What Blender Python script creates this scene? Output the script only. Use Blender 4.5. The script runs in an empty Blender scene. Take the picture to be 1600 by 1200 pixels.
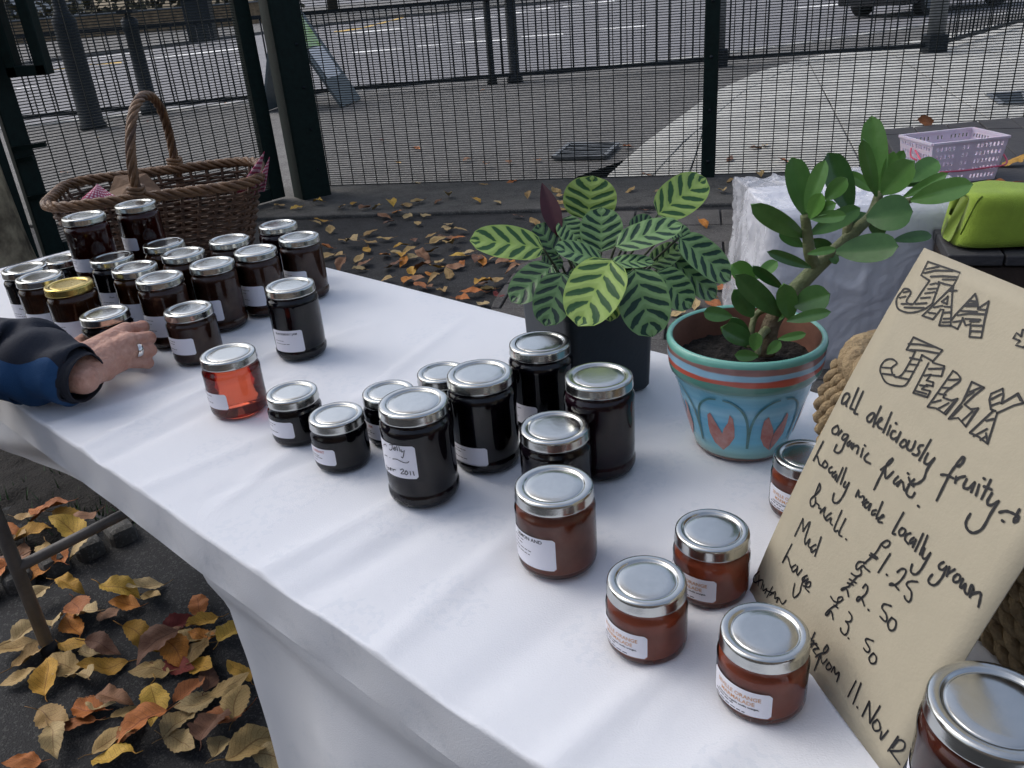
import bpy, bmesh, math, random
from mathutils import Vector, Matrix, noise
V = Vector
scene = bpy.context.scene
COL = scene.collection
random.seed(7)

# ------------------------------------------------------------------ camera
F_PX, PITCH, ROLL = 1302.0, math.radians(25.75), math.atan2(215, 2700)
HT = 0.72                       # table height
HC = 1.2014                     # camera height
CAM = V((0, 0, HC))
_fw = V((0, math.cos(PITCH), -math.sin(PITCH)))
_up = V((0, math.sin(PITCH), math.cos(PITCH)))
_rt = V((1, 0, 0))
_ir = _rt * math.cos(ROLL) - _up * math.sin(ROLL)
_iu = _rt * math.sin(ROLL) + _up * math.cos(ROLL)
cd = bpy.data.cameras.new('camera')
cam = bpy.data.objects.new('camera', cd)
COL.objects.link(cam)
cd.sensor_width = 36
cd.lens = F_PX / 1600 * 36
cd.clip_start = 0.02
cd.clip_end = 600
m = Matrix((_ir, _iu, -_fw)).transposed().to_4x4()
m.translation = CAM
cam.matrix_world = m
scene.camera = cam

# ------------------------------------------------------------------ world and sun (overcast)
SUN_EL, SUN_AZ = math.radians(50), math.radians(-60)
w = bpy.data.worlds.new('World')
scene.world = w
w.use_nodes = True
nt = w.node_tree
bg = nt.nodes['Background']
sky = nt.nodes.new('ShaderNodeTexSky')
sky.sky_type = 'NISHITA'
sky.sun_disc = False
sky.sun_elevation = SUN_EL
sky.sun_rotation = SUN_AZ
sky.air_density = 1.0
sky.dust_density = 4.0
sky.ozone_density = 2.0
hs = nt.nodes.new('ShaderNodeHueSaturation')
hs.inputs['Saturation'].default_value = 0.72
nt.links.new(sky.outputs[0], hs.inputs['Color'])
nt.links.new(hs.outputs[0], bg.inputs['Color'])
bg.inputs['Strength'].default_value = 0.13
sd = bpy.data.lights.new('sun', 'SUN')
sd.energy = 0.8
sd.angle = math.radians(40)
sd.color = (1.0, 0.985, 0.965)
sun = bpy.data.objects.new('sun', sd)
COL.objects.link(sun)
_sd = V((math.sin(SUN_AZ) * math.cos(SUN_EL), math.cos(SUN_AZ) * math.cos(SUN_EL), math.sin(SUN_EL)))
sun.rotation_euler = _sd.to_track_quat('Z', 'Y').to_euler()
sun.location = (0, 0, 30)
vs = scene.view_settings
vs.view_transform = 'Standard'
vs.look = 'None'
vs.exposure = 0.68
vs.gamma = 1.0
scene.render.resolution_x, scene.render.resolution_y = 1024, 768
scene.cycles.max_bounces = 10
scene.cycles.transparent_max_bounces = 24
scene.cycles.caustics_reflective = False

# ------------------------------------------------------------------ pixel -> place
def ray(x, y):
    return _fw + _ir * ((x - 800) / F_PX) - _iu * ((y - 600) / F_PX)
def at(x, y, z=0.0):
    v = ray(x, y)
    return CAM + v * ((z - HC) / v.z)
def aty(x, y, Y):
    v = ray(x, y)
    return CAM + v * (Y / v.y)
def pxm(P):                      # metres per photo pixel at P
    return (P - CAM).dot(_fw) / F_PX
TD, ND = V((.7218, -.6921, 0)), V((.6921, .7218, 0))       # along / across the table
def tn(t, n, z=0.0):
    return TD * t + ND * n + V((0, 0, z))

# ------------------------------------------------------------------ materials
def mat(name, col, rough=.6, metal=0.0, var=0.0, vscale=20, col2=None, bump=0.0, bscale=60, spec=.5, coat=0.0,
        trans=0.0, ior=1.45, sss=0.0, speck=None, sscale=400, detail=4, alpha=1.0, sheen=0.0, rvar=0.0):
    m = bpy.data.materials.new(name)
    m.use_nodes = True
    nt = m.node_tree
    b = nt.nodes['Principled BSDF']
    b.inputs['Base Color'].default_value = (*col, 1)
    b.inputs['Roughness'].default_value = rough
    b.inputs['Metallic'].default_value = metal
    b.inputs['Specular IOR Level'].default_value = spec
    b.inputs['Coat Weight'].default_value = coat
    b.inputs['Coat Roughness'].default_value = .03
    b.inputs['Transmission Weight'].default_value = trans
    b.inputs['IOR'].default_value = ior
    b.inputs['Alpha'].default_value = alpha
    b.inputs['Sheen Weight'].default_value = sheen
    if sss:
        b.inputs['Subsurface Weight'].default_value = sss
        b.inputs['Subsurface Radius'].default_value = (.012, .005, .003)
    tc = nt.nodes.new('ShaderNodeTexCoord')
    out = None
    if var or col2:
        n = nt.nodes.new('ShaderNodeTexNoise')
        n.inputs['Scale'].default_value = vscale
        n.inputs['Detail'].default_value = detail
        n.inputs['Roughness'].default_value = .65
        nt.links.new(tc.outputs['Object'], n.inputs['Vector'])
        r = nt.nodes.new('ShaderNodeValToRGB')
        c2 = col2 or tuple(min(1, c * (1 + var)) for c in col)
        c1 = col if col2 else tuple(c * (1 - var) for c in col)
        r.color_ramp.elements[0].position, r.color_ramp.elements[1].position = .32, .68
        r.color_ramp.elements[0].color, r.color_ramp.elements[1].color = (*c1, 1), (*c2, 1)
        nt.links.new(n.outputs['Fac'], r.inputs['Fac'])
        out = r.outputs['Color']
        if rvar:
            mr = nt.nodes.new('ShaderNodeMapRange')
            mr.inputs['To Min'].default_value, mr.inputs['To Max'].default_value = rough - rvar, rough + rvar
            nt.links.new(n.outputs['Fac'], mr.inputs['Value'])
            nt.links.new(mr.outputs[0], b.inputs['Roughness'])
    if speck:
        vo = nt.nodes.new('ShaderNodeTexVoronoi')
        vo.inputs['Scale'].default_value = sscale
        nt.links.new(tc.outputs['Object'], vo.inputs['Vector'])
        sp = nt.nodes.new('ShaderNodeSeparateColor')
        nt.links.new(vo.outputs['Color'], sp.inputs['Color'])
        gt = nt.nodes.new('ShaderNodeMath')
        gt.operation = 'GREATER_THAN'
        gt.inputs[1].default_value = .86
        nt.links.new(sp.outputs[0], gt.inputs[0])
        mx = nt.nodes.new('ShaderNodeMix')
        mx.data_type = 'RGBA'
        nt.links.new(gt.outputs[0], mx.inputs['Factor'])
        if out: nt.links.new(out, mx.inputs['A'])
        else: mx.inputs['A'].default_value = (*col, 1)
        mx.inputs['B'].default_value = (*speck, 1)
        out = mx.outputs['Result']
    if out: nt.links.new(out, b.inputs['Base Color'])
    if bump:
        n2 = nt.nodes.new('ShaderNodeTexNoise')
        n2.inputs['Scale'].default_value = bscale
        n2.inputs['Detail'].default_value = 6
        nt.links.new(tc.outputs['Object'], n2.inputs['Vector'])
        bp = nt.nodes.new('ShaderNodeBump')
        bp.inputs['Strength'].default_value = bump
        bp.inputs['Distance'].default_value = .01
        nt.links.new(n2.outputs['Fac'], bp.inputs['Height'])
        nt.links.new(bp.outputs[0], b.inputs['Normal'])
    return m

def bsdf(m): return m.node_tree.nodes['Principled BSDF']

# ------------------------------------------------------------------ mesh builder
class MB:
    def __init__(s):
        s.v, s.f, s.mi, s.uv = [], [], [], []
    def add(s, vs, fs, mi=0):
        o = len(s.v)
        s.v += [V(p) for p in vs]
        s.f += [tuple(i + o for i in q) for q in fs]
        s.mi += [mi] * len(fs)
        return o
    def box(s, c, size, ax=None, mi=0):
        """box with centre c, full size and optional axes (3 vectors)"""
        ax = ax or (V((1, 0, 0)), V((0, 1, 0)), V((0, 0, 1)))
        c = V(c)
        h = [size[i] / 2 for i in range(3)]
        vs = [c + ax[0] * (h[0] * i) + ax[1] * (h[1] * j) + ax[2] * (h[2] * k) for i in (-1, 1) for j in (-1, 1) for k in (-1, 1)]
        s.add(vs, [(0, 1, 3, 2), (4, 6, 7, 5), (0, 4, 5, 1), (2, 3, 7, 6), (0, 2, 6, 4), (1, 5, 7, 3)], mi)
        return s
    def bar(s, a, b, w, h=None, up=V((0, 0, 1)), mi=0):
        a, b = V(a), V(b)
        x = (b - a).normalized()
        if abs(x.dot(up)) > .98: up = V((0, 1, 0)) if abs(x.y) < .9 else V((1, 0, 0))
        y = up.cross(x).normalized()
        z = x.cross(y)
        return s.box((a + b) / 2, ((b - a).length, w, h or w), (x, y, z), mi)
    def tube(s, path, r, sides=8, cap=True, closed=False, mi=0, flat=1.0, up=V((0, 0, 1))):
        path = [V(p) for p in path]
        n = len(path)
        rs = r if isinstance(r, (list, tuple)) else [r] * n
        vs, fs = [], []
        pn = None
        for i, p in enumerate(path):
            if closed: d = path[(i + 1) % n] - path[i - 1]
            else: d = path[min(i + 1, n - 1)] - path[max(i - 1, 0)]
            d = d.normalized() if d.length > 1e-9 else V((0, 0, 1))
            if pn is None:
                u = up if abs(d.dot(up)) < .95 else V((1, 0, 0))
                pn = (u - d * u.dot(d)).normalized()
            else:
                pn = (pn - d * pn.dot(d)).normalized()
            q = d.cross(pn)
            for k in range(sides):
                a = 2 * math.pi * k / sides
                vs.append(p + (pn * math.cos(a) * flat + q * math.sin(a)) * rs[i])
        m = n if closed else n - 1
        for i in range(m):
            j = (i + 1) % n
            for k in range(sides):
                k2 = (k + 1) % sides
                fs.append((i * sides + k, i * sides + k2, j * sides + k2, j * sides + k))
        if cap and not closed:
            fs.append(tuple(range(sides))[::-1])
            fs.append(tuple((n - 1) * sides + k for k in range(sides)))
        s.add(vs, fs, mi)
        return s
    def lathe(s, prof, seg=40, c=(0, 0, 0), mi=0, sx=1, sy=1, capb=False, capt=False):
        c = V(c)
        vs, fs = [], []
        for r, z in prof:
            for k in range(seg):
                a = 2 * math.pi * k / seg
                vs.append(c + V((r * math.cos(a) * sx, r * math.sin(a) * sy, z)))
        for i in range(len(prof) - 1):
            for k in range(seg):
                k2 = (k + 1) % seg
                fs.append((i * seg + k, i * seg + k2, (i + 1) * seg + k2, (i + 1) * seg + k))
        if capb: fs.append(tuple(range(seg))[::-1])
        if capt: fs.append(tuple((len(prof) - 1) * seg + k for k in range(seg)))
        s.add(vs, fs, mi)
        return s
    def grid(s, fn, nu, nv, mi=0, uv=True):
        """fn(u,v) -> point, u,v in 0..1"""
        o = len(s.v)
        for i in range(nu + 1):
            for j in range(nv + 1):
                s.v.append(V(fn(i / nu, j / nv)))
        for i in range(nu):
            for j in range(nv):
                a = o + i * (nv + 1) + j
                s.f.append((a, a + nv + 1, a + nv + 2, a + 1))
                s.mi.append(mi)
                s.uv.append([(i / nu, j / nv), ((i + 1) / nu, j / nv), ((i + 1) / nu, (j + 1) / nv), (i / nu, (j + 1) / nv)])
        return s
    def prism(s, poly, z0, z1, mi=0):
        """vertical prism from an xy polygon (counter clockwise)"""
        n = len(poly)
        vs = [V((p[0], p[1], z0)) for p in poly] + [V((p[0], p[1], z1)) for p in poly]
        fs = [tuple(range(n))[::-1], tuple(range(n, 2 * n))] + [(i, (i + 1) % n, n + (i + 1) % n, n + i) for i in range(n)]
        s.add(vs, fs, mi)
        return s
    def mesh(s, name, mats, smooth=True, off=None):
        me = bpy.data.meshes.new(name)
        off = off or V((0, 0, 0))
        me.from_pydata([tuple(p - off) for p in s.v], [], s.f)
        for m in (mats if isinstance(mats, (list, tuple)) else [mats]): me.materials.append(m)
        me.polygons.foreach_set('material_index', s.mi)
        if smooth: me.polygons.foreach_set('use_smooth', [True] * len(s.f))
        if s.uv and len(s.uv) == len(s.f):
            ul = me.uv_layers.new(name='UVMap')
            ul.data.foreach_set('uv', [c for q in s.uv for p in q for c in p])
        me.update()
        return me
    def build(s, name, mats, parent=None, smooth=True, off=None):
        """world coordinates; below a parent the parent's place is taken off"""
        o = bpy.data.objects.new(name, s.mesh(name, mats, smooth, off if off is not None else (wloc(parent) if parent else None)))
        COL.objects.link(o)
        if parent: o.parent = parent
        return o

def wloc(o):
    p = V((0, 0, 0))
    while o:
        p += o.location
        o = o.parent
    return p
def tag(o, label, cat, group=None):
    o['label'] = label
    o['category'] = cat
    if group: o['group'] = group
    return o
def thing(name, label, cat, loc=(0, 0, 0), group=None):
    o = bpy.data.objects.new(name, None)
    o.empty_display_size = .05
    o.location = loc
    COL.objects.link(o)
    return tag(o, label, cat, group)
def struct(o):
    o['kind'] = 'structure'
    return o
def stuff(o):
    o['kind'] = 'stuff'
    return o
def bevel(o, w=.003, seg=2):
    b = o.modifiers.new('bevel', 'BEVEL')
    b.width, b.segments, b.limit_method = w, seg, 'ANGLE'
    b.angle_limit = math.radians(40)
    return o
def cr(pts, n=6, closed=False):
    """Catmull-Rom through points (any dimension Vectors)"""
    P = [V(p) for p in pts]
    if len(P) < 3: return P
    out = []
    m = len(P)
    for i in range(m if closed else m - 1):
        p0, p1, p2, p3 = (P[(i - 1) % m], P[i], P[(i + 1) % m], P[(i + 2) % m]) if closed else (P[max(i - 1, 0)], P[i], P[i + 1], P[min(i + 2, m - 1)])
        for k in range(n):
            t = k / n
            out.append(.5 * ((2 * p1) + (p2 - p0) * t + (2 * p0 - 5 * p1 + 4 * p2 - p3) * t * t + (3 * p1 - p0 - 3 * p2 + p3) * t ** 3))
    if not closed: out.append(P[-1])
    return out
def clip(poly, a, b):
    """keep the part of an xy polygon left of the line a->b"""
    out = []
    def side(p): return (b[0] - a[0]) * (p[1] - a[1]) - (b[1] - a[1]) * (p[0] - a[0])
    for i, p in enumerate(poly):
        q = poly[(i + 1) % len(poly)]
        sp, sq = side(p), side(q)
        if sp >= 0: out.append(p)
        if (sp >= 0) != (sq >= 0):
            t = sp / (sp - sq)
            out.append((p[0] + (q[0] - p[0]) * t, p[1] + (q[1] - p[1]) * t))
    return out
def clip_poly(poly, region):
    for i in range(len(region)):
        poly = clip(poly, region[i], region[(i + 1) % len(region)])
        if len(poly) < 3: return []
    return poly
def area(p):
    return abs(sum(p[i][0] * p[(i + 1) % len(p)][1] - p[(i + 1) % len(p)][0] * p[i][1] for i in range(len(p)))) / 2
def shrink(poly, d):
    cx, cy = sum(p[0] for p in poly) / len(poly), sum(p[1] for p in poly) / len(poly)
    out = []
    for x, y in poly:
        l = math.hypot(x - cx, y - cy) or 1
        out.append((x - (x - cx) / l * d, y - (y - cy) / l * d))
    return out

# ================================================================== setting
M_asph = mat('yard_asphalt', (.020, .021, .023), .85, var=.35, vscale=9, bump=.5, bscale=260, speck=(.055, .055, .055), sscale=260)
M_foot = mat('footway_asphalt', (.105, .102, .098), .85, var=.25, vscale=3, bump=.5, bscale=200, speck=(.22, .22, .21), sscale=150)
M_road = mat('road_asphalt', (.16, .16, .17), .8, var=.18, vscale=1.2, bump=.3, bscale=120, speck=(.25, .25, .26), sscale=120)
M_conc = mat('pale_concrete', (.40, .40, .375), .8, var=.26, vscale=1.7, bump=.25, bscale=150, speck=(.30, .30, .285), sscale=140)
M_kerb = mat('kerb_concrete', (.36, .36, .34), .8, var=.2, vscale=6, bump=.3, bscale=90)
M_strip = mat('footing_concrete', (.075, .073, .068), .85, var=.35, vscale=7, bump=.5, bscale=80, speck=(.13, .13, .12), sscale=220)
M_paver = mat('dark_paver', (.070, .066, .062), .8, var=.4, vscale=6, bump=.4, bscale=120, speck=(.12, .115, .11), sscale=260)
M_white = mat('road_paint_white', (.72, .72, .70), .7, var=.2, vscale=20)
M_yellow = mat('road_paint_yellow', (.55, .36, .08), .7, var=.2, vscale=20)
M_green = mat('green_fence_paint', (.004, .014, .012), .55, spec=.25, var=.3, vscale=30, bump=.05, bscale=300)
M_wire = mat('green_wire_paint', (.004, .009, .008), .45)
M_iron = mat('dark_railing_paint', (.010, .015, .020), .5, spec=.25, var=.7, vscale=55, bump=.3, bscale=120)
M_grey = mat('grey_post_paint', (.13, .14, .15), .5, var=.35, vscale=14, bump=.15, bscale=60)
M_soil = mat('dark_soil', (.012, .010, .008), .95, var=.5, vscale=60, bump=1.0, bscale=140)

# base sheet: the road surface, out to the horizon
b = MB(); b.add([(-300, -60, -.1), (300, -60, -.1), (300, 500, -.1), (-300, 500, -.1)], [(0, 1, 2, 3)])
struct(b.build('ground', M_road, smooth=False))

# kerb line seen from the camera
KERB = [(-30, 4.6), (-9, 10.0), (-5.84, 10.95), (-3.12, 11.75), (-1.72, 12.05), (.35, 12.4), (3.0, 12.9), (5.1, 13.9), (9.9, 16.6), (30, 28.5)]
fence_a, fence_b = V((-1.15, 5.819, 0)), V((1.938, 5.086, 0))
FD = (fence_b - fence_a).normalized()
FN = V((-FD.y, FD.x, 0))                       # away from the camera
def fl(s, off=0.0, z=0.0): return fence_a + FD * s + FN * off + V((0, 0, z))
fl_l, fl_r = fl(-30), fl(30)
b = MB(); b.prism([(fl_l.x, fl_l.y), (fl_r.x, fl_r.y)] + [p for p in KERB[::-1]], -.14, 0)
struct(b.build('footway', M_foot, smooth=False))
b = MB(); b.prism([(-30, -12), (30, -12), (fl_r.x, fl_r.y), (fl_l.x, fl_l.y)], -.14, 0)
struct(b.build('yard', M_asph, smooth=False))
# kerb stones
ks = bpy.data.objects.new('kerb', None); COL.objects.link(ks); struct(ks)
acc = []
for i in range(1, len(KERB) - 2):
    a, c = V((*KERB[i], 0)), V((*KERB[i + 1], 0))
    n = max(1, round((c - a).length / .92))
    for k in range(n):
        acc.append((a.lerp(c, k / n), a.lerp(c, (k + 1) / n)))
for a, c in acc:
    b = MB(); d = (c - a).normalized(); q = V((-d.y, d.x, 0))
    b.bar(a + d * .006 + q * .075 + V((0, 0, -.06)), c - d * .006 + q * .075 + V((0, 0, -.06)), .145, .145)
    bevel(b.build('kerb_stone', M_kerb, ks, smooth=False), .012)

# pale concrete slabs with the curved edge
EDGE = [(.62, 5.15), (.74, 5.523), (1.16, 6.55), (1.658, 7.627), (2.35, 9.1), (3.186, 10.457), (4.15, 11.6), (5.24, 12.45)]
EDGE_IN = []
for i, p in enumerate(EDGE):
    a = V((*EDGE[max(i - 1, 0)], 0)); c = V((*EDGE[min(i + 1, len(EDGE) - 1)], 0)); d = (c - a).normalized()
    EDGE_IN.append((p[0] + d.y * .30, p[1] - d.x * .30))
cp = bpy.data.objects.new('concrete_pavement', None); COL.objects.link(cp); struct(cp)
for i in range(len(EDGE) - 1):
    q = [EDGE[i], EDGE_IN[i], EDGE_IN[i + 1], EDGE[i + 1]]
    b = MB(); b.prism(shrink(q, .008), -.02, .010); bevel(b.build('edging_stone', M_conc, cp, smooth=False), .006)
region = EDGE_IN[::-1] + [(fl(1.66, .06).x, fl(1.66, .06).y), (fl(9, .06).x, fl(9, .06).y), (12, 14.9), (9.9, 15.9), (5.6, 13.4)]
if sum(region[i][0] * region[(i + 1) % len(region)][1] - region[(i + 1) % len(region)][0] * region[i][1] for i in range(len(region))) < 0: region = region[::-1]
u = V((.287, .958, 0)).normalized(); v = V((u.y, -u.x, 0))
o0 = V((2.296, 5.22, 0))
for i in range(-3, 9):
    off = .55 * (i % 2)
    for j in range(-2, 10):
        p = o0 + v * (i * 1.05) + u * (j * 1.25 + off - 1)
        q = [p, p + v * 1.05, p + v * 1.05 + u * 1.25, p + u * 1.25]
        q = [(t.x, t.y) for t in q]
        if V((q[1][0] - q[0][0], q[1][1] - q[0][1])).cross(V((q[2][0] - q[1][0], q[2][1] - q[1][1]))) < 0: q = q[::-1]
        for e_ in range(len(EDGE_IN) - 1):
            q = clip(q, EDGE_IN[e_ + 1], EDGE_IN[e_])
            if len(q) < 3: break
        if len(q) > 2: q = clip(q, tuple(fl(0, .06))[:2], tuple(fl(9, .06))[:2])
        if len(q) < 3 or area(q) < .03 or max(p_[1] - (12.9 + (p_[0] - 5) * .55) for p_ in q) > .3: continue
        b = MB(); b.prism(shrink(q, .009), -.02, .010 + random.uniform(-.002, .002)); bevel(b.build('slab', M_conc, cp, smooth=False), .005)
b = MB(); b.prism([(p[0], p[1]) for p in region], -.02, .003); b.build('bedding', M_foot, cp, smooth=False)

# road paint (each mark is its own quad on the road)
rp = bpy.data.objects.new('road_markings', None); COL.objects.link(rp); struct(rp)
def mark(x0, y0, x1, y1, h, m):
    b = MB(); b.add([at(x0, y0 + h, -.096), at(x1, y1 + h, -.096), at(x1, y1 - h, -.096), at(x0, y0 - h, -.096)], [(0, 1, 2, 3)])
    b.build('road_marking', m, rp, smooth=False)
for s in [(26, 139, 62, 135), (150, 128, 164, 126), (206, 121, 265, 113), (305, 107.5, 313, 106.5), (367, 100, 392, 98), (550, 82.5, 630, 75), (652, 72.5, 690, 70), (712, 66, 790, 62), (815, 58, 880, 53), (930, 47, 1010, 40)]:
    mark(*s, 1.0, M_white)
for s in [(214, 93, 384, 75), (525, 54, 630, 44), (652, 41, 680, 39), (702, 35, 788, 23), (800, 21, 860, 12), (880, 10, 960, 1)]: mark(*s, .9, M_white)
for s in [(5, 115, 110, 106), (140, 101, 190, 97.5), (512, 32, 580, 31), (580, 31, 705, 9), (522, 50, 565, 44), (565, 44, 673, 16)]: mark(*s, .9, M_yellow)
for s in [(0, 106, 100, 97.5), (140, 91, 215, 82.5), (232, 81, 288, 75), (300, 73, 385, 64)]: mark(*s, .7, M_white)
for s in [(1278, 69, 1346, 55), (1372, 51, 1448, 41), (1472, 36, 1590, 20), (1240, 13, 1330, 5)]: mark(*s, 1.0, M_white)

# far side: pavement, walls, building
M_brick = mat('far_brick', (.16, .115, .07), .85, var=.45, vscale=4, bump=.4, bscale=12)
M_fwhite = mat('far_white_render', (.62, .62, .62), .7, var=.08, vscale=2)
b = MB(); b.prism([(-120, 24), (-14.5, 28.6), (-6, 46), (30, 70), (60, 120), (-120, 120)], -.11, .02)
struct(b.build('far_pavement', M_foot, smooth=False))
bw = thing('boundary_wall', 'low brown brick boundary wall across the road, upper left', 'wall', (-20, 52, 0))
b = MB(); b.bar((-60, 46, .55), (-11, 54, .55), .3, 1.2); b.build('wall', M_brick, bw, smooth=False)
b = MB(); b.bar((-60, 46, 1.19), (-11, 54, 1.19), .4, .08); b.build('coping', M_grey, bw, smooth=False)
hd_ = thing('hedge', 'dark clipped hedge behind the brick wall across the road', 'hedge', (-30, 53, 0))
b = MB(); R2 = random.Random(3)
for k in range(2600):
    t = R2.random(); p = V((-58, 48, 0)).lerp(V((-11, 55.4, 0)), t) + V((0, R2.uniform(0, 1.6), R2.uniform(.2, 2.6)))
    d = V((R2.uniform(-1, 1), R2.uniform(-1, 1), R2.uniform(-1, 1))).normalized(); e = d.orthogonal().normalized()
    b.add([p, p + d * .35, p + d * .35 + e * .25, p + e * .25], [(0, 1, 2, 3)])
b.build('foliage', mat('hedge_leaf', (.05, .045, .02), .7, var=.5, vscale=3), hd_, smooth=False)
vb = thing('white_building', 'white rendered building front across the road, top left corner', 'building', (-38, 62, 0))
b = MB(); b.box((-36, 62, 3), (16, 8, 6.2)); b.build('wall', M_fwhite, vb, smooth=False)
for k in range(4):
    b = MB(); b.box((-42 + k * 4, 57.97, 2.2), (1.6, .08, 2.2)); b.build('window', mat('far_glass', (.06, .07, .08), .15), vb, smooth=False)
b = MB(); b.box((-36, 62, 6.25), (16.6, 8.6, .3)); b.build('roof', M_grey, vb, smooth=False)
cb = thing('roadside_cabinet', 'dark roadside cabinet standing on the far pavement', 'cabinet', (-10.3, 33.5, .02))
b = MB(); b.box((-10.3, 33.5, .72), (.95, .5, 1.4)); bevel(b.build('body', M_iron, cb, smooth=False), .03)
b = MB(); b.box((-10.3, 33.5, 1.46), (1.05, .6, .08)); bevel(b.build('lid', M_iron, cb, smooth=False), .02)

# guard railing along the kerb
RP = [at(62, 186), at(238, 178), at(805, 129), at(1119, 105), at(1458, 83), V((9.2, 14.6, 0))]
RP[0] = V((-7.0, 11.0, 0))
bar_me = MB(); bar_me.tube([(0, 0, .1), (0, 0, 1.0)], .011, 6); bar_me = bar_me.mesh('bar', M_iron)
names = ['guard railing panel at far left behind the lamp post', 'guard railing panel between pitted column and slim double posts', 'guard railing panel between slim double posts and grey column', 'guard railing panel between the two grey columns, above pale slabs', 'guard railing panel running off to the right of last grey column']
for i in range(5):
    a, c = RP[i], RP[i + 1]
    g = thing('guard_railing', 'dark ' + names[i], 'railing', a, 'guard railings along the kerb')
    for z, h in ((.1, .05), (1.02, .045)):
        b = MB(); b.bar(a + V((0, 0, z)), c + V((0, 0, z)), .035, h); b.build('rail', M_iron, g, smooth=False)
    n = max(2, round((c - a).length / .155))
    for k in range(1, n):
        p = a.lerp(c, k / n)
        o = bpy.data.objects.new('bar', bar_me); COL.objects.link(o); o.parent = g; o.location = p - a
def post(name, label, p, prof, m, cat='post', extra=None, seg=20):
    g = thing(name, label, cat, p)
    b = MB(); b.lathe(prof, seg, p, capb=True, capt=True); b.build('shaft', m, g)
    return g
g = post('railing_post', 'pitted dark cast column with a flat cap in the railing', RP[1], [(.13, 0), (.13, .1), (.095, .12), (.085, .95), (.10, 1.0), (.10, 1.1), (.06, 1.14)], M_iron)
b = MB(); b.box(RP[1] + V((0, 0, 1.2)), (.2, .2, .05)); b.box(RP[1] + V((0, 0, 1.155)), (.06, .06, .05)); bevel(b.build('cap', M_iron, g, smooth=False), .01)
for dx, lb in ((-.30, 'slim dark railing post, left of a close pair'), (.0, 'sturdier dark railing post, right of a close pair')):
    p = RP[2] + V((dx, .05, 0)); r = .045 if dx else .07
    post('railing_post', lb, p, [(r * 1.5, 0), (r * 1.5, .06), (r, .09), (r, 1.15), (r * .6, 1.2)], M_iron)
for p, lb in ((RP[3], 'grey column in the railing just right of green fence post'), (RP[4], 'grey column in the railing at upper right on a dark foot')):
    g = post('railing_column', lb, p, [(.105, .22), (.10, 1.2), (.08, 1.25)], M_grey)
    b = MB(); b.box(p + V((0, 0, .11)), (.24, .24, .22)); bevel(b.build('foot', M_iron, g, smooth=False), .012)
lp = at(147, 201)
g = post('lamp_post', 'dark lamp post with a thick round base at upper left', lp, [(.15, 0), (.15, .04), (.13, .08), (.125, 1.1), (.13, 1.16), (.075, 1.26), (.07, 1.4), (.055, 5.2)], M_iron, 'lamp post')
b = MB(); b.tube([lp + V((0, 0, 5.1)), lp + V((.1, .1, 5.5)), lp + V((.6, .6, 5.65))], .04); b.build('arm', M_iron, g)
b = MB(); b.box(lp + V((.75, .75, 5.62)), (.5, .22, .1)); bevel(b.build('lamp_head', M_grey, g, smooth=False), .03)

# A-board sign behind the gate post
p1, p2 = V((-1.74, 10.3, .01)), V((-1.60, 10.95, .01))
tp = V((-.62, .05, 1.15))
ab = thing('sandwich_board', 'grey framed pavement sign leaning beside the gate post', 'sign', p1)
fx = (p2 - p1).normalized(); fu = tp.normalized(); fnm = fx.cross(fu).normalized(); fnm = fnm if fnm.dot(CAM - p1) > 0 else -fnm; W_, H_ = (p2 - p1).length, tp.length
def abp(x, y, d=0): return p1 + fx * x * W_ + fu * y * H_ + fnm * d
M_frame = mat('board_frame', (.09, .115, .125), .4, var=.15, vscale=20)
def slab(q, th, nrm, name, m, par):
    b = MB(); n = len(q); b.add([p + nrm * th / 2 for p in q] + [p - nrm * th / 2 for p in q], [tuple(range(n)), tuple(range(n, 2 * n))[::-1]] + [(i, n + i, n + (i + 1) % n, (i + 1) % n) for i in range(n)])
    return b.build(name, m, par, smooth=False)
slab([abp(0, 0), abp(1, 0), abp(1, 1), abp(0, 1)], .03, fnm, 'board', M_frame, ab)
slab([abp(.16, .27, .019), abp(.84, .27, .019), abp(.84, .56, .019), abp(.16, .56, .019)], .004, fnm, 'poster', mat('poster_white', (.8, .8, .8), .5), ab)
slab([abp(.16, .57, .019), abp(.84, .57, .019), abp(.84, .93, .019), abp(.16, .93, .019)], .004, fnm, 'poster', mat('poster_print', (.62, .75, .55), .5, vscale=9, col2=(.35, .6, .08)), ab)
bl = V((-.95, .12, 0))
slab([p1 + bl, p2 + bl, p2 + tp * .98, p1 + tp * .98], .03, V((1, 0, .3)).normalized(), 'back_board', M_frame, ab)

# gully grate in the footway
gc = [V((.43, 6.17, .012)), V((.79, 6.06, .012)), V((.95, 6.5, .012)), V((.6, 6.68, .012))]
gg = thing('drain_grate', 'iron drain grate set in the footway beyond the fence', 'grate', gc[0])
b = MB(); b.add(gc, [(0, 1, 2, 3)]); b.build('pit', mat('pit_black', (.004, .004, .004), .9), gg, smooth=False)
for a, c in ((0, 1), (1, 2), (2, 3), (3, 0)):
    b = MB(); b.bar(gc[a] + V((0, 0, .012)), gc[c] + V((0, 0, .012)), .03, .02); b.build('frame', M_grey, gg, smooth=False)
for k in range(1, 9):
    t = k / 9
    b = MB(); b.bar(gc[0].lerp(gc[3], t) + V((0, 0, .010)), gc[1].lerp(gc[2], t) + V((0, 0, .010)), .018, .014); b.build('bar', M_grey, gg, smooth=False)
ic = [at(1543, 150), at(1600, 146), at(1606, 165), at(1565, 166)]
ig = thing('manhole_cover', 'flat iron cover set in pale slabs at the right edge', 'manhole cover', ic[0])
ic = [p + V((0, 0, .014)) for p in ic]
b = MB(); b.add(ic, [(0, 1, 2, 3)]); b.build('plate', M_iron, ig, smooth=False)
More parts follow.
